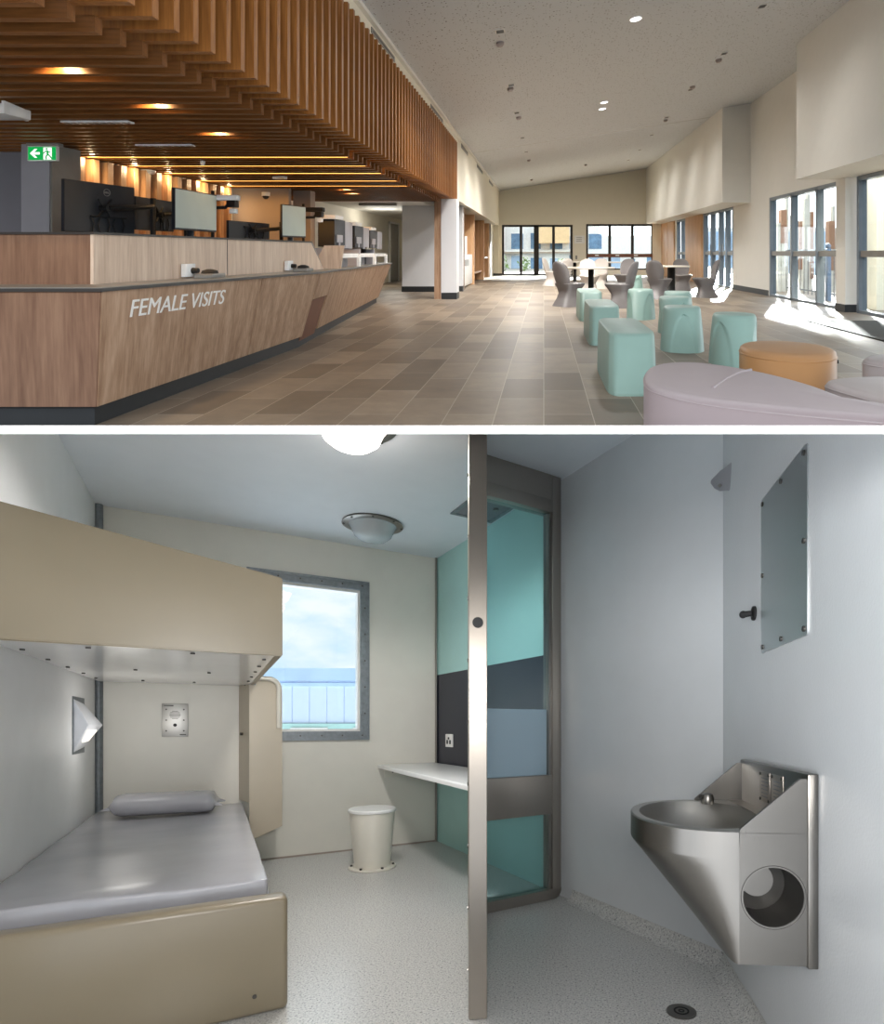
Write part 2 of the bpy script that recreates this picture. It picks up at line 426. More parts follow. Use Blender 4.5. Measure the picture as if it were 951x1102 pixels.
# window in the back wall (local x along the wall, y outwards)
WROT = math.atan2((K2 - K1).y, (K2 - K1).x)
p = bk(wa0); ww = wa1 - wa0; wh = wz1 - wz0
win = thing('window_1', 'grey steel framed cell window above the stool', 'window', (p.x, p.y, wz0), rot=WROT); win['kind'] = 'structure'
def ring(bm, x0, x1, z0, z1, w, y0, y1):
    box(bm, x0, x0 + w, y0, y1, z0, z1); box(bm, x1 - w, x1, y0, y1, z0, z1)
    box(bm, x0 + w, x1 - w, y0, y1, z0, z0 + w); box(bm, x0 + w, x1 - w, y0, y1, z1 - w, z1)
bm = BM(); ring(bm, 0, ww, 0, wh, .075, -.012, .015); ring(bm, .0, ww, 0, wh, .02, -.02, .0)
fr = part('frame', bm, 'galv', win)
for i in range(6):
    for zz in (.04, wh - .04):
        bm = BM(); cyl(bm, (.06 + i * (ww - .12) / 5, -.012, zz), (.06 + i * (ww - .12) / 5, -.018, zz), .007, n=8); part('rivet', bm, 'screw', fr)
for i in range(1, 6):
    bm = BM(); cyl(bm, (ww - .038, -.012, i * wh / 6), (ww - .038, -.018, i * wh / 6), .007, n=8); part('rivet', bm, 'screw', fr)
bm = BM(); ring(bm, .045, ww - .045, .05, wh - .05, .045, .03, .12); part('sash', bm, 'white_p', win, label='white inner sash')
bm = BM(); box(bm, .085, ww - .085, .07, .078, .085, wh - .085); part('pane', bm, 'clear', win)

# shed outside the window
sh = thing('shed', 'pale blue sheet-clad building outside the cell window', 'building', (-9.02, 13.5, -1))
bm = BM()
for i in range(36):
    x = i * .42; box(bm, x, x + .40, 0, .1, 0, 3.15); box(bm, x + .40, x + .42, .015, .1, 0, 3.15)
part('cladding', bm, 'shed', sh)
bm = BM(); box(bm, -.1, 15.2, -.12, .3, 3.15, 3.45); part('parapet', bm, 'far_blue', sh)
bm = BM(); box(bm, -.1, 15.2, -.06, .1, 3.02, 3.1); part('gutter', bm, 'far_blue', sh)
bm = BM(); box(bm, 0, 15.1, -.05, .02, 1.85, 2.12); part('green_band', bm, 'shed_green', sh, label='green band')
for i in range(6):
    bm = BM(); box(bm, 2.92 + i * 1.5, 3.82 + i * 1.5, -.1, 0, 1.75, 2.02, .02); part('vent_hood', bm, 'far_white', sh)
bm = BM(); box(bm, 6.57, 6.87, -.05, .25, 3.45, 3.75); box(bm, 6.22, 6.87, -.05, .0, 3.66, 3.72); part('roof_unit', bm, 'far_white', sh)

# ------------------------------------------------------------------ bunk
bunk = thing('bunk_bed', 'beige built-in bunk bed with a tapering upper guard board', 'bunk bed', (K1.x, K1.y, 0), rot=BED_ROT)
# local x = along the back wall, local y = -distance from the back wall
bm = BM(); loft(bm, [[(.0, -2.27, 1.395), (.99, -2.27, 1.395), (.99, -2.27, 1.74), (.0, -2.27, 1.905)], [(.0, -2.30, 1.395), (.99, -2.30, 1.395), (.99, -2.30, 1.74), (.0, -2.30, 1.905)]])
bmesh.ops.bevel(bm, geom=bm.edges[:], offset=.005, segments=2, affect='EDGES'); part('guard_board', bm, 'bunk', bunk)
bm = BM(); box(bm, .02, .96, -2.265, -.01, 1.397, 1.43); deck_u = part('upper_deck', bm, 'bunk_under', bunk)
for i, (a, b) in enumerate([(.93, .15), (.93, .6), (.93, 1.0), (.93, 1.4), (.93, 1.75), (.93, 2.1), (.06, .4), (.06, .8), (.06, 1.2), (.06, 1.6), (.06, 2.0), (.3, 2.2), (.65, 2.2), (.3, .3), (.6, .3), (.35, 1.2), (.7, 1.2)]):
    bm = BM(); cyl(bm, (a, -b, 1.397), (a, -b, 1.391), .009, n=8); part('screw', bm, 'screw', deck_u)
bm = BM(); box(bm, .96, .99, -2.275, -.01, 1.395, 1.74, .006); part('upper_side', bm, 'bunk', bunk)
bm = BM()
loft(bm, [[(.0, -2.62, .0), (.0, -.01, .0), (.915, -.01, .0), (.915, -2.62, .0)], [(.0, -2.62, .36), (.0, -.01, .36), (.915, -.01, .36), (.915, -2.62, .36)]])
part('lower_plinth', bm, 'bunk', bunk)
bm = BM(); box(bm, .0, .975, -2.67, -2.575, .0, .432, .022, 4); fb = part('foot_board', bm, 'bunk', bunk)
bm = BM(); cyl(bm, (.86, -2.67, .075), (.86, -2.674, .075), .008, n=8); part('screw', bm, 'screw', fb)
bm = BM(); box(bm, .885, .925, -2.6, -.01, .0, .388, .008, 2); part('side_board', bm, 'bunk', bunk)
bm = BM(); box(bm, .0, .884, -2.575, -.01, .36, .391); part('lower_deck', bm, 'steel_frame', bunk)
# wing between the two bunks at the head end
bm = BM()
hexa(bm, [(.89, -.003, .50), (.905, -.003, .50), (.965, -.25, .50), (.95, -.25, .50)], [(.89, -.003, 1.395), (.905, -.003, 1.395), (.965, -.25, 1.395), (.95, -.25, 1.395)])
wing = part('wing_side', bm, 'bunk_pale', bunk)
bm = BM(); cyl(bm, (.912, -.1, 1.02), (.895, -.105, 1.02), .012, n=10); part('screw', bm, 'screw', wing)
pts = [(.95, .213), (1.175, .31), (1.175, 1.36)] + [(1.175 - .09 + .09 * math.cos(t), 1.36 + .10 * math.sin(t)) for t in [PI / 12 * i for i in range(1, 7)]] + [(.995, 1.46), (.995, 1.39), (.95, 1.39)]
bm = BM(); loft(bm, [[(x, -.25, z) for x, z in pts], [(x, -.275, z) for x, z in pts]]); part('wing_panel', bm, 'bunk_pale', bunk, label='paler beige wing panel')
bm = BM(); tube(bm, [(1.0, -.285, 1.44), (1.06, -.285, 1.44)] + [(1.08 + .07 * math.sin(t), -.285, 1.37 + .07 * math.cos(t)) for t in [PI / 12 * i for i in range(0, 7)]] + [(1.15, -.285, 1.25), (1.15, -.285, 1.065)], .016, 10)
part('grab_rail', bm, 'stool_w', bunk)

bm = BM()
nx, ny = 14, 34
def mz(a, b): return .478 + .006 * math.sin(a * 9 + b * 3.1) * math.sin(b * 4) + .004 * math.sin(b * 23 + a * 5) * (1 if b > 1.3 else .3)
rings = []
for j in range(ny + 1):
    b = .02 + 2.51 * j / ny; rings.append(b)
box(bm, .012, .915, -2.53, -.02, .402, .472, .011, 3)
bmesh.ops.subdivide_edges(bm, edges=[e for e in bm.edges if e.calc_length() > .6], cuts=14, use_grid_fill=True)
for v in bm.verts:
    if v.co.z > .45: v.co.z += mz(v.co.x, -v.co.y) - .478 + .006
for v in bm.verts:
    if v.co.y < -2.5: v.co.y += .006 * math.sin(v.co.x * 37) * math.sin(v.co.x * 11 + 1)
mat_o = thing('mattress', 'thin grey vinyl mattress lying on the lower bunk', 'mattress', (K1.x, K1.y, 0), rot=BED_ROT)
part('cover', bm, 'vinyl', mat_o, smooth=50)
bm = BM(); tube(bm, [(.02, -2.532, .40), (.905, -2.532, .40), (.917, -2.52, .40), (.917, -.05, .40)], .006, 6); part('seam', bm, 'vinyl', mat_o)
# pillow: a bolster with pinched corners
pil = thing('pillow', 'grey vinyl bolster pillow at the head of the lower bunk', 'pillow', (bed(.13, .42).x, bed(.13, .42).y, .489), rot=BED_ROT - .10)
bm = BM(); rings = []
for i in range(21):
    t = i / 20; x = .02 + t * .60; e = min(1, min(t, 1 - t) / .09); e = math.sqrt(max(0, 1 - (1 - e) ** 2))
    hh = .068 * e + .004; ww_ = .14 * (.80 + .20 * e)
    rings.append([(x, ww_ * math.copysign(abs(math.cos(a)) ** .7, math.cos(a)), .072 + hh * math.copysign(abs(math.sin(a)) ** .8, math.sin(a))) for a in [2 * PI * k / 20 for k in range(20)]])
loft(bm, rings); body = part('cover', bm, 'vinyl', pil, smooth=60)
for sx, d in ((.03, -1), (.61, 1)):
    for sy in (-1, 1):
        bm = BM(); loft(bm, [[(sx, sy * .06, .05), (sx, sy * .11, .05), (sx, sy * .11, .075), (sx, sy * .06, .075)], [(sx + d * .045, sy * .100, .05), (sx + d * .045, sy * .112, .05), (sx + d * .045, sy * .112, .058), (sx + d * .045, sy * .100, .058)]])
        part('corner_flap', bm, 'vinyl', pil)

# intercom plate
a = (Vector((-2.84, 4.146)) - K1).length; p = bk(a + .083)
ic = thing('intercom', 'stainless intercom plate on the wall above the pillow', 'intercom', (p.x, p.y, WN - .09), rot=WROT)
bm = BM(); box(bm, -.083, .083, -.006, 0, 0, .25, .002); part('plate', bm, 'steel_x', ic)
bm = BM()
for i in range(7):
    w = .035 * math.sqrt(1 - ((i - 3) / 3.6) ** 2); box(bm, -w, w, -.0075, -.005, .135 + i * .009, .139 + i * .009)
part('speaker_grille', bm, 'screw', ic)
bm = BM(); cyl(bm, (0, -.006, .088), (0, -.013, .088), .012, n=16); part('call_button', bm, 'black', ic)
for x in (-.055, .055):
    for z in (.045, .125, .205):
        bm = BM(); cyl(bm, (x, -.006, z), (x, -.009, z), .006, n=8); part('screw', bm, 'screw', ic)
bm = BM(); box(bm, -.07, -.01, -.007, -.005, .228, .238); part('engraved_strip', bm, 'screw', ic)
bm = BM(); box(bm, .03, .07, -.007, -.005, .012, .02); part('engraved_strip', bm, 'screw', ic)

# reading light: a prism on the left wall
LROT = math.atan2(K1.y - K0.y, K1.x - K0.x)
p = at_y(K1, K0, 3.30)
rl = thing('reading_light', 'white prism-shaped reading light on the left wall above the bunk', 'wall light', (p.x, p.y, WN - .165), rot=LROT)
# local x along the wall away from the camera, local -y into the room
bm = BM(); box(bm, -.015, .33, -.004, 0, -.012, .335, .002); part('mounting_plate', bm, 'galv', rl)
bm = BM()
loft(bm, [[(0, -.004, 0), (0, -.004, .32), (0, -.075, .165), (0, -.074, .16)], [(.30, -.004, .02), (.30, -.004, .30), (.30, -.10, .165), (.30, -.099, .16)]])
bmesh.ops.bevel(bm, geom=bm.edges[:], offset=.003, segments=1, affect='EDGES'); bodyl = part('body', bm, 'light_plastic', rl)
bm = BM()
def lowface(x, t): # along the lower sloping face
    z0 = 0 + .02 * x / .30; y1 = -.075 - .025 * x / .30
    return Vector((x, -.004 + (y1 + .004) * t, z0 + (.162 - z0) * t))
q = [lowface(.08, .35), lowface(.24, .35), lowface(.24, .8), lowface(.08, .8)]; off = Vector((0, -.004, -.003))
loft(bm, [[tuple(v) for v in q], [tuple(v + off) for v in q]]); part('lamp_slot', bm, 'lamp_small', rl, label='lit slot')

# ------------------------------------------------------------------ ceiling lamps
def dome(name, label, c, r, lit, cut=None):
    t = thing(name, label, 'ceiling light', (c[0], c[1], CEIL))
    ZB = -.135
    bm = BM(); lathe(bm, [(r, 0), (r + .004, -.012), (r - .02, -.02), (r - .045, -.02), (r - .05, 0)], n=48, cap0=False, cap1=False)
    ps = [('rim', bm, 'steel')]
    bm = BM(); lathe(bm, [(r - .045, -.012), (r - .065, -.045), (r * .62, -.095), (r * .45, -.125), (r * .25, ZB), (.001, ZB - .004)], n=48, cap0=False)
    ps.append(('dome', bm, 'lamp_lit' if lit else 'dome'))
    if not lit:
        bm = BM(); cyl(bm, (0, 0, 0), (0, 0, -.055), .085, n=24); ps.append(('gear_tray', bm, 'dark_grey'))
        bm = BM(); lathe(bm, [(.06, -.055), (.075, -.08), (.06, -.1), (.001, -.11)], n=24); ps.append(('bulb', bm, 'white_p'))
    for nm, b, m in ps:
        if cut:   # the slab soffit cuts across the fitting
            no = Vector((0, -SL_BOT, 1)).normalized(); co = Vector((0, -c[1], slab_bot(0) - CEIL))
            bmesh.ops.bisect_plane(b, geom=b.verts[:] + b.edges[:] + b.faces[:], plane_co=co, plane_no=no, clear_outer=True)
        part(nm, b, m, t)
    for i in range(8):
        an = PI / 4 * i + .3; x, y = (r - .012) * math.cos(an), (r - .012) * math.sin(an)
        if cut and CEIL - .02 > slab_bot(c[1] + y) - .01: continue
        bm = BM(); cyl(bm, (x, y, -.015), (x, y, -.022), .008, n=8); part('screw', bm, 'screw', t)
    return t
dome('ceiling_light', 'unlit round domed ceiling light near the window wall', (-1.327, 4.33), .225, False)
dome('ceiling_light', 'lit round domed ceiling light at the slab edge above the bunk', (-.985, 2.86), .225, True, True)
# air vent
vn = thing('ceiling_vent', 'grey square ceiling grille above the desk', 'vent', (-.404, 4.29, CEIL), rot=math.atan2(-.36, .237))
bm = BM(); ring(bm, 0, .43, -.34, 0, .03, 0, .01)
for v in bm.verts: v.co = Vector((v.co.x, v.co.z, -v.co.y))
part('frame', bm, 'galv', vn)
bm = BM(); box(bm, .03, .40, -.31, -.03, -.004, 0); part('grille', bm, 'dark_grey', vn)
bm = BM(); cyl(bm, (.26, -.1, -.004), (.26, -.1, -.018), .02, n=16); part('nozzle', bm, 'steel', vn)

# ------------------------------------------------------------------ desk and outlet
dk = thing('desk', 'white wall-hung desk in the corner beside the stool', 'desk', (K2.x, K2.y, 0))
dp = [(-1.475, 4.946), (-.43, 3.24), (.055, 3.62), (-1.015, 5.215)]
bm = BM(); prism(bm, [(x - K2.x, y - K2.y) for x, y in dp], .705, .738, .012, 3); part('desk_top', bm, 'white_gloss', dk)
bm = BM()
pa, pb = Vector((-1.42, 4.97)) - K2, Vector((-1.16, 5.125)) - K2; n = Vector((.5, -.86)) * .012
loft(bm, [[(pa.x, pa.y, .62), (pb.x, pb.y, .66), (pb.x, pb.y, .705), (pa.x, pa.y, .705)], [(pa.x + n.x, pa.y + n.y, .62), (pb.x + n.x, pb.y + n.y, .66), (pb.x + n.x, pb.y + n.y, .705), (pa.x + n.x, pa.y + n.y, .705)]])
brk = part('bracket', bm, 'stool_w', dk)
bm = BM(); cyl(bm, (pa.x + .06 + n.x, pa.y + .036 + n.y, .67), (pa.x + .062 + n.x * 1.5, pa.y + .036 + n.y * 1.5, .67), .01, n=8); part('bolt', bm, 'screw', brk)
RROT = math.atan2((K3 - K2).y, (K3 - K2).x)
def rwall(px): # point of the right wall seen at a pixel column
    k = (px - CX) / F; t = (K2.x - k * K2.y) / ((K2.x - K3.x) - k * (K2.y - K3.y)); return K2.lerp(K3, t)
p = rwall(484)
ot = thing('wall_outlet', 'white double power outlet on the navy wall above the desk', 'outlet', (p.x, p.y, WN - 17 / 600 * p.y), rot=RROT)
bm = BM(); box(bm, -.075, .075, -.012, 0, -.058, .058, .005); pl = part('face_plate', bm, 'white_p', ot)
for x in (-.03, .03):
    bm = BM(); box(bm, x - .016, x + .016, -.015, -.011, -.03, .005, .006); part('socket', bm, 'socket', pl)
bm = BM(); box(bm, -.014, .014, -.016, -.011, .01, .03, .003); part('switch', bm, 'socket', pl)

# ------------------------------------------------------------------ round stool
st = thing('stool', 'cream tapered stool bolted to the floor beside the desk', 'stool', (-1.312, 4.27, 0))
bm = BM(); lathe(bm, [(.172, 0), (.176, .006), (.172, .014), (.13, .016)], n=48); fl = part('base_flange', bm, 'stool_w', st)
bm = BM(); lathe(bm, [(.132, .012), (.168, .425), (.166, .43)], n=48); part('column', bm, 'stool_w', st)
bm = BM(); lathe(bm, [(.165, .425), (.176, .43), (.177, .445), (.172, .452), (.001, .454)], n=48); part('seat', bm, 'white_gloss', st)
for i in range(6):
    an = PI / 3 * i + .25; x, y = .153 * math.cos(an), .153 * math.sin(an)
    bm = BM(); cyl(bm, (x, y, .014), (x, y, .026), .011, n=6); part('bolt', bm, 'screw', fl)

# ------------------------------------------------------------------ steel door seen edge-on, glazed screen behind it
d0 = Vector((-.2434, 2.06)); d1 = Vector((-.403, 3.20)); dd = (d1 - d0).normalized(); dn = Vector((-dd.y, dd.x)) * .033
door = thing('door_1', 'steel cell door standing open, seen on its edge', 'door', (d0.x, d0.y, 0)); door['kind'] = 'structure'
bm = BM()
m1 = d0 + dd * ((2.99 - d0.y) / dd.y)
def dq(p, s): return (p.x - d0.x + dn.x * s, p.y - d0.y + dn.y * s)
for a, b in ((d0 + dd * .004, m1), (m1, d1)):
    za, zb = slab_bot(a.y), min(CEIL, slab_bot(b.y))
    hexa(bm, [dq(a, 1) + (.004,), dq(b, 1) + (.004,), dq(b, -1) + (.004,), dq(a, -1) + (.004,)], [dq(a, 1) + (za,), dq(b, 1) + (zb,), dq(b, -1) + (zb,), dq(a, -1) + (za,)])
part('leaf', bm, 'bunk', door)
bm = BM(); a = d0; b = d0 + dd * .02; za = slab_bot(a.y)
hexa(bm, [dq(a, .96) + (.002,), dq(b, 1.06) + (.002,), dq(b, -1.06) + (.002,), dq(a, -.96) + (.002,)], [dq(a, .96) + (za,), dq(b, 1.06) + (za,), dq(b, -1.06) + (za,), dq(a, -.96) + (za,)])
edge = part('edge_channel', bm, 'steel_door', door, label='brushed steel edge')
bm = BM(); cyl(bm, (0, .002, WN + 110 / 600 * 2.06), (0, -.004, WN + 110 / 600 * 2.06), .02, n=24); part('lock_bolt', bm, 'black', edge)
bm = BM()
for i in range(9):
    z = .18 + i * .23; p = d0 + dd * .02
    bmq = dq(p, 1.06); cyl(bm, (bmq[0], bmq[1], z), (bmq[0] + dn.x * .12, bmq[1] + dn.y * .12, z), .007, n=8)
part('rivet', bm, 'steel', edge)

GR = Vector((.088, 3.545)); GL = Vector((-.395, 3.21)); gd = (GL - GR); gl = gd.length; GROT = math.atan2(-gd.y, -gd.x)
gs = thing('glazed_screen', 'steel framed glass screen between the door edge and the grey wall', 'glass screen', (GL.x, GL.y, 0), rot=GROT)
sw = .068
bm = BM()
# outer frame with a rounded lower right corner
rr = .06
out = [(gl - rr + rr * math.sin(t), rr - rr * math.cos(t)) for t in [PI / 12 * i for i in range(7)]]
inn = [(gl - sw, .063)]
box(bm, gl - sw, gl, -.04, .04, rr, CEIL - .004, .006)
loft(bm, [[(0, -.04, 0.003), *[(x, -.04, z + .003) for x, z in out], (gl, -.04, .066), (0, -.04, .066)], [(0, .04, .003), *[(x, .04, z + .003) for x, z in out], (gl, .04, .066), (0, .04, .066)]])
part('frame', bm, 'steel_frame', gs)
bm = BM(); box(bm, gl - sw - .022, gl - sw, -.03, .03, .066, WN + 1.33); part('stop_bead', bm, 'steel', gs)
bm = BM(); box(bm, 0, gl - sw, -.038, .038, WN + 1.40, CEIL - .004); part('header', bm, 'steel_frame', gs)
bm = BM(); box(bm, 0, gl - sw, -.045, .045, WN + 1.32, WN + 1.40, .004); part('head_rail', bm, 'steel_frame', gs)
bm = BM(); box(bm, 0, gl - sw, -.038, .038, .535, .778, .004); part('transom', bm, 'steel_frame', gs)
bm = BM(); box(bm, 0, gl - sw - .02, -.004, .004, .778, WN + 1.32); up = part('upper_pane', bm, 'tint', gs)
bm = BM(); box(bm, 0, gl - sw - .02, -.0055, -.0045, .778, WN + .095); part('pale_glass_strip', bm, 'pale_layer', up, label='pale half clear lower strip of the glass')
bm = BM(); box(bm, 0, gl - sw - .02, -.004, .004, .066, .535); part('lower_pane', bm, 'tint', gs)

# ------------------------------------------------------------------ sink with backsplash
SY0 = 2.12; SLEN = .637
p = at_y(K3, K4, SY0); SROT = math.atan2(.075, -1)
sk = thing('hand_basin', 'stainless steel wall-hung hand basin on the right wall', 'sink', (p.x, p.y, 0), rot=SROT)
ZR, ZB_, ZM = .80, .445, .725; T1 = .205
def outline(z):
    bulge = (.262 if z >= ZM else .262 - (.262 - .03) * (ZM - z) / (ZM - ZB_))
    pts = [(.0, SLEN), (T1 * .5, SLEN), (T1, SLEN)]
    for i in range(1, 24):
        a = PI / 2 - PI * i / 24; c, s = math.cos(a), math.sin(a)
        pts.append((T1 + bulge * abs(c) ** .9, SLEN / 2 + SLEN / 2 * math.copysign(abs(s) ** .9, s)))
    return pts + [(T1, 0), (T1 * .5, 0), (0, 0)]
zs = [ZB_, .5, .58, .66, .70, ZM, ZM + .005, ZR - .008, ZR]
bm = BM()
R = [[bm.verts.new((x, y, z)) for x, y in outline(z)] for z in zs]
for a, b in zip(R, R[1:]):
    for i in range(2, len(a) - 1):     # from the front corner of the flat side round to the far side
        bm.faces.new((a[i], a[i + 1], b[i + 1], b[i]))
bm.faces.new(R[0])
part('skirt', bm, 'steel', sk, smooth=60)
# flat side with the round paper recess
bm = BM(); hc = (.115, .627); hr = .08; n = 40
o_, i_ = [], []
for k in range(n):
    a = 2 * PI * k / n; c, s = math.cos(a), math.sin(a)
    lx = ((T1 - hc[0]) / c if c > 1e-6 else (-hc[0]) / c if c < -1e-6 else 9); lz = ((ZR - hc[1]) / s if s > 1e-6 else (ZB_ - hc[1]) / s if s < -1e-6 else 9)
    d = min(lx, lz); o_.append(bm.verts.new((hc[0] + d * c, SLEN, hc[1] + d * s))); i_.append(bm.verts.new((hc[0] + hr * c, SLEN, hc[1] + hr * s)))
for k in range(n): bm.faces.new((o_[k], o_[(k + 1) % n], i_[(k + 1) % n], i_[k]))
for cx_, cz_ in ((T1, ZR), (0, ZR), (0, ZB_), (T1, ZB_)):
    # close the corners left by the radial cut
    near = sorted(o_, key=lambda v: (v.co.x - cx_) ** 2 + (v.co.z - cz_) ** 2)[:2]
    if min((v.co.x - cx_) ** 2 + (v.co.z - cz_) ** 2 for v in near) > 1e-8:
        bm.faces.new((near[0], near[1], bm.verts.new((cx_, SLEN, cz_))))
side = part('side_panel', bm, 'steel', sk)
bm = BM(); m_ = 40
loft(bm, [[(hc[0] + rr_ * math.cos(2 * PI * k / m_), yy, hc[1] + rr_ * math.sin(2 * PI * k / m_)) for k in range(m_)] for rr_, yy in ((hr + .006, SLEN + .001), (hr, SLEN - .003), (hr, SLEN - .15), (.001, SLEN - .151))], False, False)
part('paper_recess', bm, 'screw', side, label='round recess for a paper roll')  # dark lining puts the shade inside the hole into the colour
bm = BM(); cyl(bm, (hc[0] + .018, SLEN - .15, hc[1] + .022), (hc[0] + .018, SLEN - .09, hc[1] + .022), .05, .046, 28); part('roll_spindle', bm, 'steel', side)
# rim and bowl
bm = BM(); ol = outline(ZR); bc = (.245, SLEN / 2); n = 56
def ray_out(a):
    d = Vector((math.cos(a), math.sin(a))); best = 9
    P = ol + [ol[0]]
    for (ax, ay), (bx, by) in zip(P, P[1:]):
        ex, ey = bx - ax, by - ay; den = d.x * ey - d.y * ex
        if abs(den) < 1e-9: continue
        t = ((ax - bc[0]) * ey - (ay - bc[1]) * ex) / den; u = ((ax - bc[0]) * d.y - (ay - bc[1]) * d.x) / den
        if t > 0 and -1e-6 <= u <= 1 + 1e-6: best = min(best, t)
    return best
prof = [(1, .004, ZR), (1.0, .0, ZR + .003), (.985, 0, ZR - .004), (.95, 0, ZR - .03), (.82, 0, ZR - .09), (.55, 0, ZR - .13), (.2, 0, ZR - .145), (.05, 0, ZR - .147)]
rings = [[(bc[0] + ray_out(2 * PI * k / n) * math.cos(2 * PI * k / n), bc[1] + ray_out(2 * PI * k / n) * math.sin(2 * PI * k / n), ZR) for k in range(n)]]
rings.append([(x, y, ZR + .004) for x, y, z in [(bc[0] + (px - bc[0]) * .985, bc[1] + (py - bc[1]) * .985, pz) for px, py, pz in rings[0]]])
bx_, by_ = .195, .282
for f_, _, z in prof[1:]:
    rings.append([(bc[0] + bx_ * f_ * math.cos(2 * PI * k / n), bc[1] + by_ * f_ * math.sin(2 * PI * k / n), z) for k in range(n)])
loft(bm, rings, False, True); bowl = part('bowl', bm, 'steel_x', sk, smooth=50)  # bowl's reflected light put into a lighter steel colour
bm = BM(); cyl(bm, (bc[0], bc[1], ZR - .148), (bc[0], bc[1], ZR - .142), .025, n=20); part('waste', bm, 'screw', bowl)
bm = BM(); box(bm, 0, .028, -.012, SLEN + .006, ZB_ - .006, .958, .004); part('back_plate', bm, 'steel', sk)
for s0, s1 in ((0, .012), (SLEN - .012, SLEN)):
    tri = [(.028, ZR - .002), (T1 + .0, ZR - .002), (T1 - .004, ZR + .01), (.045, .945), (.028, .945)]
    bm = BM(); loft(bm, [[(x, s0, z) for x, z in tri], [(x, s1, z) for x, z in tri]]); part('gusset', bm, 'steel', sk)
bm = BM(); box(bm, .028, .075, .012, SLEN - .012, ZR + .002, ZR + .006); part('splash_shelf', bm, 'steel_frame', sk)
for s0 in (.24, .36):
    bm = BM(); box(bm, .028, .031, s0, s0 + .10, .835, .935, .001); pl = part('notice_plate', bm, 'steel_frame', sk)
    bm = BM()
    for i in range(6): box(bm, .031, .0318, s0 + .018, s0 + .08, .852 + i * .012, .855 + i * .012)
    part('engraved_line', bm, 'galv', pl)
    for ds, dz in ((.008, .008), (.092, .008), (.008, .092), (.092, .092)):
        bm = BM(); cyl(bm, (.031, s0 + ds, .835 + dz), (.034, s0 + ds, .835 + dz), .005, n=8); part('screw', bm, 'screw', pl)
bm = BM(); lathe(bm, [(.022, 0), (.024, .018), (.018, .034), (.008, .04), (.001, .041)], (.175, .105, ZR + .003), 20); tp = part('tap', bm, 'steel', sk)
bm = BM(); cyl(bm, (.19, .11, ZR + .03), (.205, .115, ZR + .032), .007, n=10); part('spout', bm, 'screw', tp)

# ------------------------------------------------------------------ mirror plate, knob, corner piece, drain
def swall(px):
    k = (px - CX) / F; t = (K3.x - k * K3.y) / ((K3.x - K4.x) - k * (K3.y - K4.y)); return K3.lerp(K4, t)
p0, p1 = swall(820), swall(870); ln = (p1 - p0).length
mr = thing('mirror', 'polished steel mirror plate screwed to the wall above the basin', 'mirror', (p0.x, p0.y, WN + .25), rot=SROT)
hh = .535; pts = []
for cx_, cz_, a0 in ((ln - .012, hh - .012, 0), (.012, hh - .012, 1), (.012, .012, 2), (ln - .012, .012, 3)):
    pts += [(cx_ + .012 * math.cos(PI / 2 * a0 + t), cz_ + .012 * math.sin(PI / 2 * a0 + t)) for t in (0, PI / 6, PI / 3, PI / 2)]
bm = BM(); loft(bm, [[(.0, a, b) for a, b in pts], [(.004, a, b) for a, b in pts]]); part('plate', bm, 'mirror_steel', mr)
for a, b in ((.02, .02), (ln / 2, .02), (ln - .02, .02), (.02, hh / 2), (ln - .02, hh / 2), (.02, hh - .02), (ln / 2, hh - .02), (ln - .02, hh - .02)):
    bm = BM(); cyl(bm, (.004, a, b), (.009, a, b), .008, n=10); part('screw', bm, 'screw', mr)
p = swall(812)
kb = thing('hook', 'black knob-shaped hook on the wall left of the mirror', 'hook', (p.x, p.y, WN + 120 / 600 * p.y), rot=SROT)
bm = BM(); cyl(bm, (0, 0, 0), (.008, 0, 0), .026, n=24); part('rose', bm, 'rubber', kb)
bm = BM(); cyl(bm, (.008, 0, 0), (.035, -.02, .0), .010, .012, 16); ball(bm, (.036, -.022, 0), .014); part('peg', bm, 'rubber', kb)
cb = thing('corner_sensor', 'small grey wedge-shaped sensor high in the right wall corner', 'sensor', (K3.x, K3.y, WN + 1.085))
bm = BM(); da = (K4 - K3).normalized(); db = (K2 - K3).normalized()
A = da * .145; Bv = db * .07; z1 = .03
mid = (A + Bv) * .62
def sring(k, z):
    c_ = A * .8
    return [tuple((c_ + (q - c_) * k)) + (z + dz,) for q, dz in ((Vector((0, 0)), .0), (A, 0), (A.lerp(mid, .6), 0), (mid, .004), (Bv.lerp(mid, .6), .006), (Bv, .01))]
loft(bm, [sring(.12, z1 - .105), sring(.5, z1 - .085), sring(.8, z1 - .05), sring(1, z1 - .012), sring(.98, z1)])
part('cover', bm, 'column_grey', cb)
bm = BM(); q = mid * .98; cyl(bm, (q.x, q.y, -.03), (q.x * 1.12, q.y * 1.12, -.034), .008, n=8); part('screw', bm, 'screw', cb)
dr = thing('floor_drain', 'round steel floor drain below the basin', 'drain', (.522, 2.116, .0))
bm = BM(); lathe(bm, [(.0565, 0), (.0565, .003), (.054, .005), (.001, .005)], n=40); cv = part('cover', bm, 'steel', dr)
bm = BM(); lathe(bm, [(.029, .0045), (.029, .0062), (.0225, .0062), (.0225, .0045)], n=28, cap0=False, cap1=False); part('slot', bm, 'black', cv)
bm = BM(); lathe(bm, [(.012, .0045), (.012, .0062), (.006, .0062), (.006, .0045)], n=20, cap0=False, cap1=False); part('slot', bm, 'black', cv)
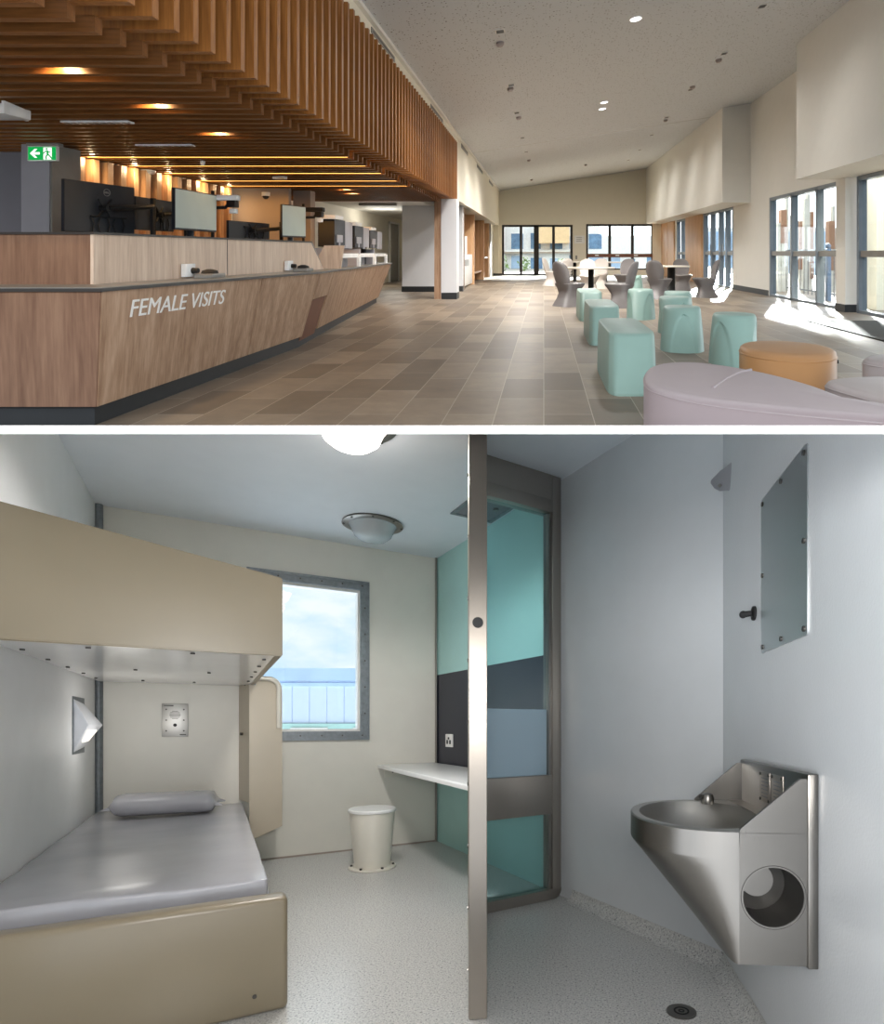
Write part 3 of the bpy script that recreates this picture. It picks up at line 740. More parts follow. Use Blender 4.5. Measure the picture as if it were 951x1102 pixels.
# =================================================================== UPPER STOREY: THE VISITORS' HALL
# heights are above the hall deck; x to the right, y into the hall.  (the eye is 1 m over the deck)
HL = dict(hall=True)
YB = 24.5; XR = 5.2; XL = -1.96; XW = -5.25
def ceil_h(x, y): return 3.62 + .15 * (x + 1.96) + .004 * y
def hx(px, y): return (px - CX) / F * y
def hz(row, y): return 1 + (272 - row) / F * y
def hstruct(name, bm, mat, at=(0, FRONT, 0)): return struct(name, bm, mat, at, True)

bm = BM(); prism(bm, [(-9, FRONT), (9.4, FRONT), (9.4, YB + 2.2), (-9, YB + 2.2)], -.05, 0)
bmesh.ops.translate(bm, vec=(0, 0, 0), verts=bm.verts[:]); hstruct('floor', bm, 'tile')
bm = BM(); prism(bm, [(XL - .12, 3.2), (XR + .2, 3.2), (XR + .2, YB + .2), (XL - .12, YB + .2)], ceil_h, lambda x, y: ceil_h(x, y) + .1)
hstruct('ceiling', bm, 'perforated', (0, 12, 0))
# seam lines of the ceiling boards
bm = BM(); prism(bm, [(-1.9, 15.0), (4.5, 15.0), (4.5, 15.03), (-1.9, 15.03)], lambda x, y: ceil_h(x, y) - .002, ceil_h); hstruct('trim_3', bm, 'ledge_grey')

# left wall above the kitchenette / over the counter
bm = BM()
prism(bm, [(XL - .1, 3.2), (XL, 3.2), (XL, 12.42), (XL - .1, 12.42)], 3.44, ceil_h)
prism(bm, [(XL - .1, 12.42), (XL, 12.42), (XL, YB), (XL - .1, YB)], 2.2, ceil_h)
hstruct('wall_left', bm, 'cream')
bm = BM(); prism(bm, [(XL, 3.2), (XL + .05, 3.2), (XL + .05, YB), (XL, YB)], lambda x, y: ceil_h(x, y) - .05, lambda x, y: ceil_h(x, y) - .003); hstruct('trim_4', bm, 'hall_white')
bm = BM(); box(bm, -2.9, XL - .101, 12.42, YB, 2.2, 2.3); hstruct('ceiling', bm, 'hall_white')
# recessed niche wall of the kitchenette
bm = BM(); box(bm, -2.95, -2.85, 14.6, 23.0, 0, 2.2); box(bm, -2.95, -2.2, 23.0, 23.1, 0, 2.2); hstruct('wall_left', bm, 'hall_white')
bm = BM(); box(bm, -2.75, XL + .0, 24.3, 24.4, 0, 2.2); box(bm, -2.3, -2.2, 23.0, 24.4, 0, 2.2); hstruct('wall_left', bm, 'cream')
bm = BM(); box(bm, -2.2, XL + .15, 24.27, 24.3, 0, .1); hstruct('baseboard_left', bm, 'plinth')

# back wall with openings
bm = BM()
DX0, DX1, DZ = -1.84, 1.27, 2.225
WX0, WX1, WZ0, WZ1 = 1.86, 4.77, .25, 2.26
def bwall(x0, x1, z0, z1=None):
    prism(bm, [(x0, YB), (x1, YB), (x1, YB + .18), (x0, YB + .18)], z0, z1 if z1 is not None else ceil_h)
bwall(-2.2, DX0, 0); bwall(DX0, DX1, DZ); bwall(DX1, WX0, 0); bwall(WX0, WX1, WZ1); bwall(WX0, WX1, 0, WZ0); bwall(WX1, XR + .1, 0)
hstruct('wall_back', bm, 'cream')

# right walls: near bulkhead, recessed wall with windows, far bulkhead
bm = BM(); prism(bm, [(4.35, 3.2), (XR + .15, 3.2), (XR + .15, 9.6), (4.35, 9.6)], 2.265, ceil_h); hstruct('wall_right', bm, 'hall_white')
bm = BM(); prism(bm, [(4.49, 14.03), (XR + .15, 14.03), (XR + .15, YB), (4.49, YB)], 2.265, ceil_h); hstruct('wall_right', bm, 'hall_white')
bm = BM()
prism(bm, [(XR, 9.6), (XR + .15, 9.6), (XR + .15, 14.03), (XR, 14.03)], 2.265, ceil_h)
box(bm, XR, XR + .15, 12.86, 15.3, 0, 2.265); box(bm, XR, XR + .15, 20.3, 20.5, 0, 2.265); box(bm, XR, XR + .15, 21.8, 22.1, 0, 2.265)
hstruct('wall_right', bm, 'hall_white')
bm = BM(); box(bm, 5.06, 5.35, 9.36, 9.66, 0, 2.265); hstruct('pillar', bm, 'hall_white')
bm = BM(); box(bm, 5.045, 5.30, 9.345, 9.66, 0, .13); box(bm, XR - .015, XR, 12.9, 15.25, 0, .13); hstruct('baseboard_right', bm, 'plinth')

# ------------------------------------------------------------------ glazing
def glazed_run(name, x, ys, z1, mull=.06, depth=.14, mid=True):
    """glazing in a wall that runs into the hall (constant x), mullions at ys"""
    w = thing(name, 'grey aluminium glazed run', 'window', (x, ys[0], 0), True); w['kind'] = 'structure'
    for y in ys:
        bm = BM(); box(bm, x, x + depth, y - mull / 2, y + mull / 2, 0, z1); part('mullion', bm, 'frame_blue', w, True)
    bm = BM(); box(bm, x, x + depth, min(ys), max(ys), z1 - .07, z1); box(bm, x, x + depth, min(ys), max(ys), 0, .05); part('frame', bm, 'frame_blue', w, True)
    if mid:
        bm = BM(); box(bm, x + .03, x + .11, min(ys), max(ys), .93, 1.035); part('transom', bm, 'ledge_grey', w, True)
    for a, b in zip(ys, ys[1:]):
        bm = BM(); box(bm, x + .06, x + .066, min(a, b) + .03, max(a, b) - .03, .05, z1 - .07); part('pane', bm, 'clear', w, True)
    return w
w = glazed_run('window_2', XR, [9.72, 10.65, 11.73, 12.83], 2.265)
w['label'] = 'tall grey glazed run between the white pillar and the entrance wall'
w = glazed_run('window_3', XR, [3.9, 4.9, 6.0, 7.05, 8.12, 9.24], 2.265)
w['label'] = 'tall grey glazed run at the right edge beside the dark mat'
w = glazed_run('window_4', XR, [20.5, 21.1, 21.8], 2.265); w['label'] = 'narrow window between two timber wall panels'
w = glazed_run('door_2', XR, [15.35, 15.95, 16.55, 17.35, 18.15], 2.265, .09); w['category'] = 'door'
w['label'] = 'dark glazed entrance doors beside the right timber panel'
for y in (16.1, 17.2):
    bm = BM(); cyl(bm, (XR - .05, y, .9), (XR - .05, y, 1.25), .015, n=8); part('handle', bm, 'steel', w, True)
def back_glazing(name, xs, z0, z1, wide, rails):
    w = thing(name, 'back glazing', 'window', (xs[0], YB, 0), True); w['kind'] = 'structure'
    for i, x in enumerate(xs):
        m = wide[i]; bm = BM(); box(bm, x - m / 2, x + m / 2, YB + .02, YB + .12, z0, z1); part('mullion', bm, 'frame_dark', w, True)
    bm = BM(); box(bm, xs[0], xs[-1], YB + .02, YB + .12, z1 - .09, z1); box(bm, xs[0], xs[-1], YB + .02, YB + .12, z0, z0 + .07); part('frame', bm, 'frame_dark', w, True)
    for i, (a, b) in enumerate(zip(xs, xs[1:])):
        bm = BM(); box(bm, a, b, YB + .06, YB + .066, z0 + .05, z1 - .08); part('pane', bm, 'clear', w, True)
    for za, zb, mt in rails:
        bm = BM(); box(bm, xs[0], xs[-1], YB - .02, YB + .1, za, zb); part('rail', bm, mt, w, True)
    return w
w = back_glazing('door_3', [hx(p, YB) for p in (541, 560.5, 577, 595.5, 615)], 0, DZ, [.12, .12, .22, .12, .12], [])
w['label'] = 'four-leaf dark framed glass doors in the back wall'; w['category'] = 'door'
bm = BM(); box(bm, hx(541, YB), hx(615, YB), YB + .05, YB + .09, .97, 1.04); part('transom', bm, 'white_p', w, True)
w = back_glazing('window_5', [hx(p, YB) for p in (631.5, 656, 680.5, 702)], WZ0, WZ1, [.1, .12, .12, .1], [(.80, .95, 'dark_panel')])
w['label'] = 'wide dark framed window with a brown rail in the back wall'
for p in (640, 662, 682):
    bm = BM(); box(bm, hx(p, YB), hx(p + 4, YB), YB - .04, YB - .02, .86, .91); part('outlet_plate', bm, 'white_p', w, True)
bm = BM(); box(bm, hx(618, YB), hx(629, YB), YB - .015, YB, hz(262, YB), hz(253.5, YB))
sg = thing('wall_sign', 'small white notice plate on the back wall between doors and window', 'sign', (hx(618, YB), YB, hz(262, YB)), True)
part('plate', bm, 'white_p', sg, True)
bm = BM()
for r in (255.5, 257.5, 259.5): box(bm, hx(620, YB), hx(626, YB), YB - .017, YB - .014, hz(r + .5, YB), hz(r, YB))
part('text_line', bm, 'ledge_grey', sg, True)
bm = BM(); box(bm, hx(619, YB), hx(621, YB), YB - .02, YB, hz(279, YB), hz(275, YB), .004); tag(solo('wall_switch', bm, 'ledge_grey', (hx(620, YB), YB, .8), True, absolute=True), 'small grey switch plate below the white notice', 'switch')

# timber wall panels at the far right
for (y0, y1, lb) in ((18.25, 20.3, 'timber wall panel beside the dark glazed entrance doors'), (22.1, 23.25, 'timber wall panel left of the narrow window'), (23.3, 24.45, 'timber wall panel in the far right corner')):
    bm = BM(); box(bm, XR - .05, XR + .1, y0, y1, .0, 2.26, .004); o = hstruct('wall_right', bm, 'panel_timber', (XR, y0, 0)); o['label'] = lb; o['category'] = 'wall panel'
# dark entrance mat
bm = BM(); box(bm, 3.82, 5.1, 3.6, 8.1, .001, .016, .004); tag(solo('entrance_mat', bm, 'mat_black', (4.4, 6, 0), True, absolute=True), 'dark entrance mat at the right edge by the windows', 'mat')

# ------------------------------------------------------------------ batten ceiling and fin screen over the counter
scr = thing('fin_screen', 'tall screen of upright timber fins hanging above the reception counter', 'timber screen', (-1.92, 2.252, 2.16), True)
N0 = -2; SP = .1605
bm = BM()
def fin_y(i): return 2.573 + SP * i
yy = fin_y(N0)
pts = [(-1.92, 2.16), (-1.92, 3.46), (-2.06, 3.46), (-2.06, 2.262), (-2.34, 2.262), (-2.34, 2.16)]
loft(bm, [[(x, yy, z) for x, z in pts], [(x, yy + .046, z) for x, z in pts]])
f0 = part('fin', bm, 'fin', scr, True)
for i in range(1, 63): copy_part(f0, scr, (0, SP * i, 0))
bm = BM(); box(bm, -1.93, -2.34 + .0, 12.36, 12.42, 2.16, 3.46) if False else box(bm, -2.34, -1.925, 12.36, 12.42, 2.16, 3.46); part('end_board', bm, 'fin', scr, True)
bm = BM(); box(bm, -2.13, -2.11, 2.2, 12.36, 2.27, 3.46); part('backing', bm, 'backing', scr, True)
bm = BM(); box(bm, -2.33, -2.21, 2.25, 11.85, 2.27, 2.30); part('hanging_rail', bm, 'white_p', scr, True, 'white hanging rail')
bat = thing('batten_ceiling', 'ceiling of timber battens over the reception counter', 'batten ceiling', (-2.2, 2.252, 2.083), True)
bm = BM(); box(bm, -7.6, -2.2, fin_y(N0), fin_y(N0) + .046, 2.083, 2.167); b0 = part('batten', bm, 'batten', bat, True)
LED_Y = [6.29, 6.95, 7.59, 8.35, 9.04]
for i in range(1, 60):
    copy_part(b0, bat, (0, SP * i, 0))
bm = BM(); box(bm, -7.8, -2.13, 2.2, 11.9, 2.30, 2.34); part('backing', bm, 'backing', bat, True)
for i, y in enumerate(LED_Y):
    k = round((y - 2.573) / SP); yl = fin_y(k) + .05
    bm = BM(); box(bm, -5.2, -2.24, yl, yl + .05 + .012 * (i > 1), 2.088, 2.12); o = solo('led_strip', bm, 'led', (-3.7, yl, 2.088), True, absolute=True)
    tag(o, '%s warm led line between the ceiling battens, counted from the front' % ['first', 'second', 'third', 'fourth', 'fifth'][i], 'light', 'led lines in the batten ceiling')
# slots in the batten ceiling with white service grilles
for px, row, lb in ((105, 131, 'white linear air grille in the battens above the exit sign'), (178, 156, 'white linear air grille in the battens behind the large screens')):
    y = F * 1.083 / (272 - row); x = hx(px, y)
    g = thing('air_grille', lb, 'vent', (x, y, 2.08), True)
    bm = BM(); box(bm, x - .28, x + .28, y - .035, y + .035, 2.07, 2.085); part('frame', bm, 'white_p', g, True)
    bm = BM()
    for i in range(9): box(bm, x - .26 + i * .06, x - .23 + i * .06, y - .025, y + .025, 2.066, 2.071)
    part('louvre', bm, 'ledge_grey', g, True)

# ceiling of the back office and corridor behind the counter
bm = BM(); box(bm, -7.8, -2.0, 11.9, 23, 2.2, 2.26); hstruct('ceiling', bm, 'hall_white')
# slatted timber wall
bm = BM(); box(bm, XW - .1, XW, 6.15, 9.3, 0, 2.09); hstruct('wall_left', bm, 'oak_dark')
sl = thing('slat_wall', 'timber slat wall lit from above behind the counter', 'slat wall', (XW, 6.15, 0), True)
bm = BM(); box(bm, XW, XW + .09, 6.18, 6.27, 0, 2.07); s0 = part('slat', bm, 'panel_timber', sl, True)
for i in range(1, 15): copy_part(s0, sl, (0, .21 * i, 0))
# slate grey wall and column far left
bm = BM(); box(bm, -8, XW + .1, 6.0, 6.1, 0, 2.09); hstruct('wall_back', bm, 'dark_grey')
bm = BM(); box(bm, -5.2, -4.92, 5.55, 5.9, 0, 2.08); hstruct('column', bm, 'column_grey')
bm = BM(); box(bm, -4.918, -4.90, 5.56, 5.9, 0, 2.08); hstruct('trim_5', bm, 'ledge_grey')
bm = BM(); box(bm, -5.24, -5.12, 6.05, 6.14, 0, 2.08); hstruct('trim_6', bm, 'fin')
# taupe office partition, corridor walls
bm = BM(); box(bm, XW, -4.3, 9.4, 9.5, 0, 2.1); hstruct('partition', bm, 'taupe')
bm = BM(); box(bm, -4.36, -4.06, 9.7, 9.9, 0, 2.08); hstruct('column', bm, 'taupe')
bm = BM(); box(bm, XW - .1, XW, 9.4, 22, 0, 2.24); hstruct('wall_left', bm, 'cream')
bm = BM(); box(bm, XW, -3.6, 21.9, 22, 0, 2.24); hstruct('wall_back', bm, 'cream')
dor = thing('door_4', 'dark door panel in the corridor wall beyond the counter', 'door', (XW, 19.0, 0), True); dor['kind'] = 'structure'
bm = BM(); box(bm, XW, XW + .03, 18.95, 20.0, 0, 2.0); part('leaf', bm, 'edge', dor, True)
bm = BM(); box(bm, XW, XW + .05, 18.85, 18.95, 0, 2.06); box(bm, XW, XW + .05, 20.0, 20.1, 0, 2.06); box(bm, XW, XW + .05, 18.85, 20.1, 2.0, 2.06); part('frame', bm, 'white_p', dor, True)
# white boxed columns
bm = BM(); box(bm, -3.62, -2.62, 14.25, 14.85, 0, 2.2); hstruct('column', bm, 'pale_grey')
bm = BM(); box(bm, -3.63, -2.61, 14.235, 14.85, 0, .14); hstruct('baseboard_back', bm, 'plinth')
bm = BM(); box(bm, -2.21, -1.88, 12.0, 12.36, 0, 2.16); hstruct('column', bm, 'pale_grey')
bm = BM(); box(bm, -2.20, -1.87, 11.985, 12.36, 0, .14); hstruct('baseboard_left', bm, 'plinth')
bm = BM(); box(bm, -2.36, -2.21, 12.02, 12.3, 0, 2.16); hstruct('column', bm, 'oak')
bm = BM(); box(bm, -2.32, -2.10, 14.4, 14.6, 0, 2.2); hstruct('column', bm, 'pale_grey')
bm = BM(); box(bm, -2.31, -2.09, 14.385, 14.6, 0, .14); hstruct('baseboard_left', bm, 'plinth')

# kitchenette in the left wall
kt = thing('kitchenette', 'timber lined tea point niche in the left wall', 'kitchenette', (-2.5, 15, 0), True)
bm = BM(); box(bm, -2.85, -2.13, 14.9, 15.0, 0, 2.2); part('end_panel', bm, 'oak_dark', kt, True)
bm = BM(); box(bm, -2.85, -2.72, 15.02, 22.9, .0, 2.2); part('back_panel', bm, 'panel_timber', kt, True)
bm = BM(); box(bm, -2.72, -2.2, 17.6, 17.72, 0, 2.2); part('side_panel', bm, 'panel_timber', kt, True)
bm = BM(); box(bm, -2.72, -2.22, 20.7, 20.8, 0, 2.2); part('side_panel', bm, 'panel_timber', kt, True)
bm = BM(); box(bm, -2.72, -2.24, 22.8, 22.98, 0, 2.2); part('side_panel', bm, 'panel_timber', kt, True)
bm = BM(); box(bm, -2.72, -2.3, 20.8, 22.8, .78, .83); part('shelf', bm, 'white_p', kt, True)
bm = BM(); box(bm, -2.72, -2.3, 17.72, 20.7, .3, .36); part('bench_shelf', bm, 'panel_timber', kt, True)
wd = thing('water_dispenser', 'white water dispenser cabinet in the tea point niche', 'water dispenser', (-2.4, 16.2, 0), True)
bm = BM(); box(bm, -2.72, -2.24, 15.1, 17.5, 0.04, .95, .02); part('cabinet', bm, 'white_p', wd, True)
bm = BM(); box(bm, -2.7, -2.35, 15.3, 16.5, .95, 1.25, .02); part('urn', bm, 'steel', wd, True)
bm = BM(); cyl(bm, (-2.4, 17.0, .95), (-2.4, 17.0, 1.5), .06, n=14); part('cup_tube', bm, 'white_p', wd, True)
bm = BM(); box(bm, -2.245, -2.23, 15.8, 16.6, .62, .8, .01); part('tap_panel', bm, 'ledge_grey', wd, True)

# ------------------------------------------------------------------ reception counter
ct = thing('reception_counter', 'long oak reception counter with slanted front and white lettering', 'counter', (-2.6, 3.22, 0), True)
A, B_, C_ = Vector((-2.54, 3.2)), Vector((-2.40, 6.0)), Vector((-3.08, 11.3))
A1, B1, C1 = Vector((-2.58, 3.22)), Vector((-2.57, 5.93)), Vector((-3.32, 11.2))
LZ = .80; FZ = .11
def ftop(y): # a point of the top front edge
    return A.lerp(B_, (y - A.y) / (B_.y - A.y)) if y <= B_.y else B_.lerp(C_, (y - B_.y) / (C_.y - B_.y))
def fbot(y):
    return A1.lerp(B1, (y - A.y) / (B_.y - A.y)) if y <= B_.y else B1.lerp(C1, (y - B_.y) / (C_.y - B_.y))
def fpanel(y0, y1, z0=FZ, z1=LZ - .025, lift=0.0, th=.02, name='front_panel', mat='oak', gap=.006):
    y0 += gap; y1 -= gap
    def P(y, z, d):
        f = (z - FZ) / (LZ - FZ); q = fbot(y).lerp(ftop(y), f); return (q.x + d, q.y, z)
    bm = BM(); n = 14
    loft(bm, [[P(y, z0, lift), P(y, z1, lift), P(y, z1, lift - th), P(y, z0, lift - th)] for y in [y0 + (y1 - y0) * i / n for i in range(n + 1)]])
    return part(name, bm, mat, ct, True)
fpanel(3.2, 4.88); fpanel(4.88, 6.0)
fpanel(6.0, 6.62, .5); fpanel(6.62, 8.0, FZ); fpanel(8.0, 9.6); fpanel(9.6, 11.3)
fpanel(6.0, 6.62, .03, .49, -.02, .02, 'niche_panel', 'dark_panel')
bm = BM(); hexa(bm, [(-4.6, 3.22, FZ), (-2.585, 3.22, FZ), (-2.585, 3.24, FZ), (-4.6, 3.24, FZ)], [(-4.6, 3.2, LZ - .025), (-2.545, 3.2, LZ - .025), (-2.545, 3.22, LZ - .025), (-4.6, 3.22, LZ - .025)])
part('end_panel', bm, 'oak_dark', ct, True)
def band(pts, d, z0, z1): # solid strip following a polyline on its left side
    q = [(x - d, y) for x, y in pts][::-1]; bm = BM(); prism(bm, pts + q, z0, z1); return bm
bm = BM(); prism(bm, [(-4.6, 3.235), (-2.605, 3.235), (-2.6, 5.9), (-3.36, 11.2), (-3.5, 11.2), (-2.75, 5.9), (-2.75, 3.4), (-4.6, 3.4)], 0, FZ + .005); part('plinth', bm, 'plinth', ct, True)
bm = BM(); prism(bm, [(-4.6, 3.19), (-2.53, 3.19), (-2.39, 6.0), (-3.07, 11.31), (-3.75, 11.31), (-3.05, 6.1), (-3.0, 3.7), (-4.6, 3.7)], LZ - .024, LZ - .004); part('ledge_edge', bm, 'edge', ct, True)
bm = BM(); prism(bm, [(-4.6, 3.195), (-2.535, 3.195), (-2.395, 6.0), (-3.075, 11.31), (-3.75, 11.31), (-3.05, 6.1), (-3.0, 3.7), (-4.6, 3.7)], LZ - .004, LZ); part('ledge', bm, 'ledge_grey', ct, True)
# upper box
def ux(y): return -2.85 + .05 * (y - 3.53)
UE = 6.48; UT = 1.131
bm = BM(); hexa(bm, [(ux(3.53), 3.53, LZ), (ux(UE) + .02, UE + .32, LZ), (ux(UE), UE + .32, LZ), (ux(3.53) - .02, 3.53, LZ)], [(ux(3.53), 3.53, UT - .015), (ux(UE), UE, UT - .015), (ux(UE) - .02, UE, UT - .015), (ux(3.53) - .02, 3.53, UT - .015)])
part('upper_front', bm, 'oak_pale', ct, True)
bm = BM(); hexa(bm, [(ux(UE) + .02, UE + .32, LZ), (ux(UE) + .0, UE + .36, LZ), (-3.12, UE + .36, LZ), (-3.12, UE + .32, LZ)], [(ux(UE), UE, UT), (ux(UE), UE + .03, UT), (-3.12, UE + .03, UT), (-3.12, UE, UT)])
part('upper_end', bm, 'ledge_grey', ct, True)
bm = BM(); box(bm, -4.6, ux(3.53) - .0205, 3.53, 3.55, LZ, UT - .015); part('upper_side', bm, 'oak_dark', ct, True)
bm = BM(); prism(bm, [(-4.6, 3.52), (ux(3.53) + .01, 3.52), (ux(UE) + .01, UE), (ux(UE) - .32, UE), (ux(3.53) - .32, 3.8), (-4.6, 3.8)], UT - .015, UT); part('upper_top', bm, 'edge', ct, True)
bm = BM(); y = 4.9; box(bm, ux(y) - .004, ux(y) + .003, y - .003, y + .003, LZ, UT - .015); part('panel_joint', bm, 'edge', ct, True)
# staff desk behind
bm = BM(); prism(bm, [(-4.6, 3.55), (-3.2, 3.75), (-3.1, 6.9), (-3.75, 11.3), (-4.3, 11.3), (-3.75, 7.0), (-4.6, 5.6)], .72, .76); part('staff_desk', bm, 'ledge_grey', ct, True)
# lettering
t0, t1 = 3.42, 4.36
P0 = fbot(t0).lerp(ftop(t0), .72); P1 = fbot(t1).lerp(ftop(t1), .72)
tb = text_bm('FEMALE VISITS', .108, (P1 - P0).length)
uu = (P1 - P0).normalized(); up = ftop(t0) - fbot(t0); vv = Vector((up.x, up.y * 0, LZ - FZ)).normalized()
for v in tb.verts:
    a, b, c = v.co; f = a / (P1 - P0).length
    lean = ((fbot(t0 + (t1 - t0) * f).lerp(ftop(t0 + (t1 - t0) * f), (.605 + b - FZ) / (LZ - FZ))))
    v.co = Vector((lean.x + .003 + c, lean.y + b * .15, .603 + b))
part('lettering', tb, 'white_p', ct, True, 'white FEMALE VISITS lettering')
# far end lettering block on the counter's tail
# sockets and card readers on the ledge
for y, lb, lb2 in ((4.3, 'white socket box on the counter ledge above the lettering', 'grey card reader on the counter ledge above the lettering'), (5.85, 'white socket box near the end of the upper counter', 'grey card reader near the end of the upper counter')):
    x = ux(y) + .012
    so = thing('socket_box', lb, 'outlet', (x, y, LZ), True)
    bm = BM(); box(bm, x, x + .045, y - .0, y + .115, LZ + .012, LZ + .115, .006); bx = part('box', bm, 'white_p', so, True)
    bm = BM(); cyl(bm, (x + .045, y + .075, LZ + .06), (x + .09, y + .075, LZ + .06), .024, .02, 14); part('plug', bm, 'socket', bx, True)
    cr = thing('card_reader', lb2, 'card reader', (x + .1, y + .1, LZ), True)
    bm = BM(); box(bm, x + .06, x + .21, y + .06, y + .24, LZ + .0, LZ + .035, .008); part('base', bm, 'ledge_grey', cr, True)
    bm = BM(); lathe(bm, [(.062, 0), (.055, .022), (.02, .034), (.001, .035)], (x + .135, y + .15, LZ + .035), 20); part('pad', bm, 'rubber', cr, True)

# ------------------------------------------------------------------ monitors
def monitor(label, px0, y0, px1, y1, r0, r1, lit, group='counter monitors', arm=True, logo=False):
    """px = image columns the two side edges stand at, r = top and bottom rows at the first edge"""
    a = Vector((hx(px0, y0), y0)); b = Vector((hx(px1, y1), y1)); z1 = hz(r0, y0); z0 = hz(r1, y0)
    m = thing('monitor', label, 'monitor', (a.x, a.y, .76), True, group=group)
    n = Vector(((b - a).y, -(b - a).x)).normalized()
    if n.x < 0: n = -n
    def sl(q0, q1, za, zb, d0, d1, bev=.006):
        bm = BM(); hexa(bm, [(q0.x + n.x * d0, q0.y + n.y * d0, za), (q1.x + n.x * d0, q1.y + n.y * d0, za), (q1.x + n.x * d1, q1.y + n.y * d1, za), (q0.x + n.x * d1, q0.y + n.y * d1, za)],
             [(q0.x + n.x * d0, q0.y + n.y * d0, zb), (q1.x + n.x * d0, q1.y + n.y * d0, zb), (q1.x + n.x * d1, q1.y + n.y * d1, zb), (q0.x + n.x * d1, q0.y + n.y * d1, zb)])
        return bm
    bm = sl(a, b, z0, z1, -.03, .0); bmesh.ops.bevel(bm, geom=bm.edges[:], offset=.004, segments=1, affect='EDGES'); part('housing', bm, 'monitor', m, True)
    e = (b - a)
    if lit:
        part('screen', sl(a + e * .012, b - e * .012, z0 + .018, z1 - .01, -.001, .0015), 'screen', m, True, 'pale screen, light painted in')
        c = (a + b) / 2 - n * .06
        bm = BM(); cyl(bm, (c.x, c.y, .76), (c.x, c.y, z0 + .12), .03, n=12); box(bm, c.x - .12, c.x + .1, c.y - .12, c.y + .12, .76, .775, .005); part('stand', bm, 'monitor', m, True)
    else:
        c = a.lerp(b, .5); zc = (z0 + z1) / 2
        bm = BM(); p = c + n * .03
        for sg1 in (-1, 1):
            for sg2 in (-1, 1): tube(bm, [(p.x, p.y, zc), (p.x + e.x * .09 * sg1, p.y + e.y * .09 * sg1, zc + .07 * sg2)], .009, 6)
        cyl(bm, (c.x, c.y, zc), (p.x + n.x * .04, p.y + n.y * .04, zc), .03, n=14); part('mount', bm, 'black', m, True)
        bm = BM(); q = b + e * .22 + n * .05
        tube(bm, [(p.x + n.x * .03, p.y + n.y * .03, zc), (b.x + n.x * .09, b.y + n.y * .09, zc + .03), (q.x, q.y, zc + .05)], .022, 8)
        cyl(bm, (q.x, q.y, .76), (q.x, q.y, zc + .12), .022, n=12); part('arm', bm, 'black', m, True)
        bm = BM()
        for k in range(5):
            s = a.lerp(b, .35 + k * .11) + n * .012; tube(bm, [(s.x, s.y, z0 + .12), (s.x + e.x * .03 * (-1) ** k, s.y + e.y * .03 * (-1) ** k, z0 + .06), (s.x, s.y, z0 + .005)], .005, 5)
        q0, q1 = a.lerp(b, .33), a.lerp(b, .85); tube(bm, [(q0.x + n.x * .012, q0.y + n.y * .012, z0 + .13), (q1.x + n.x * .012, q1.y + n.y * .012, z0 + .13)], .008, 5)
        part('cable', bm, 'black', m, True)
        if logo:
            c = a.lerp(b, .57); zc = z1 - .07; u = e.normalized(); R0 = .028
            ringp = [(c.x + n.x * .002 + u.x * R0 * math.cos(t), c.y + n.y * .002 + u.y * R0 * math.cos(t), zc + R0 * math.sin(t)) for t in [2 * PI * k / 24 for k in range(25)]]
            bm = BM(); tube(bm, ringp, .0022, 5)
            tb = text_bm('DELL', .016, .042)
            for v in tb.verts:
                s, w_, d = v.co; v.co = Vector((c.x + u.x * (s - .021) + n.x * (.002 + d), c.y + u.y * (s - .021) + n.y * (.002 + d), zc - .008 + w_))
            me_ = bpy.data.meshes.new('tmp'); tb.to_mesh(me_); bm.from_mesh(me_); bpy.data.meshes.remove(me_); tb.free()
            part('emblem', bm, 'ledge_grey', m, True, 'round grey maker emblem')
    return m
monitor('large dark monitor seen from behind with a round emblem, leftmost on the counter', 69, 4.2, 145, 4.8, 192, 249, False, logo=True)
monitor('dark monitor back right of the leftmost monitor', 146, 4.9, 187, 5.45, 211, 247, False)
monitor('large pale-screened monitor at the middle of the upper counter', 188, 4.77, 233, 5.42, 201.5, 247, True)
monitor('low dark monitor back between the two pale screens', 246, 5.9, 290, 6.6, 237, 256, False)
monitor('smaller pale-screened monitor near the end of the upper counter', 303.5, 6.46, 329, 6.85, 219.5, 255, True)
# document cameras on poles
for px, row, y, lb in ((246, 216, 5.6, 'white and black document camera on a pole right of the middle pale screen'), (340, 228, 7.0, 'black document camera on a pole right of the smaller pale screen')):
    x = hx(px, y); z = hz(row, y)
    c = thing('document_camera', lb, 'camera', (x, y, .76), True)
    bm = BM(); cyl(bm, (x - .16, y, .76), (x - .16, y, z + .1), .016, n=10); part('pole', bm, 'black', c, True)
    bm = BM(); box(bm, x - .14, x + .10, y - .04, y + .04, z + .0, z + .055, .01); part('head', bm, 'white_p' if px < 300 else 'black', c, True)
    bm = BM(); tube(bm, [(x - .15, y, z - .07), (x - .02, y - .02, z - .07), (x + .03, y, z - .0)], .018, 8); box(bm, x - .0, x + .09, y - .05, y + .03, z - .07, z, .008); part('lens_arm', bm, 'black', c, True)
    bm = BM(); box(bm, x + .02, x + .08, y - .03, y + .03, z - .13, z - .08, .006); part('lamp_head', bm, 'white_p', c, True)
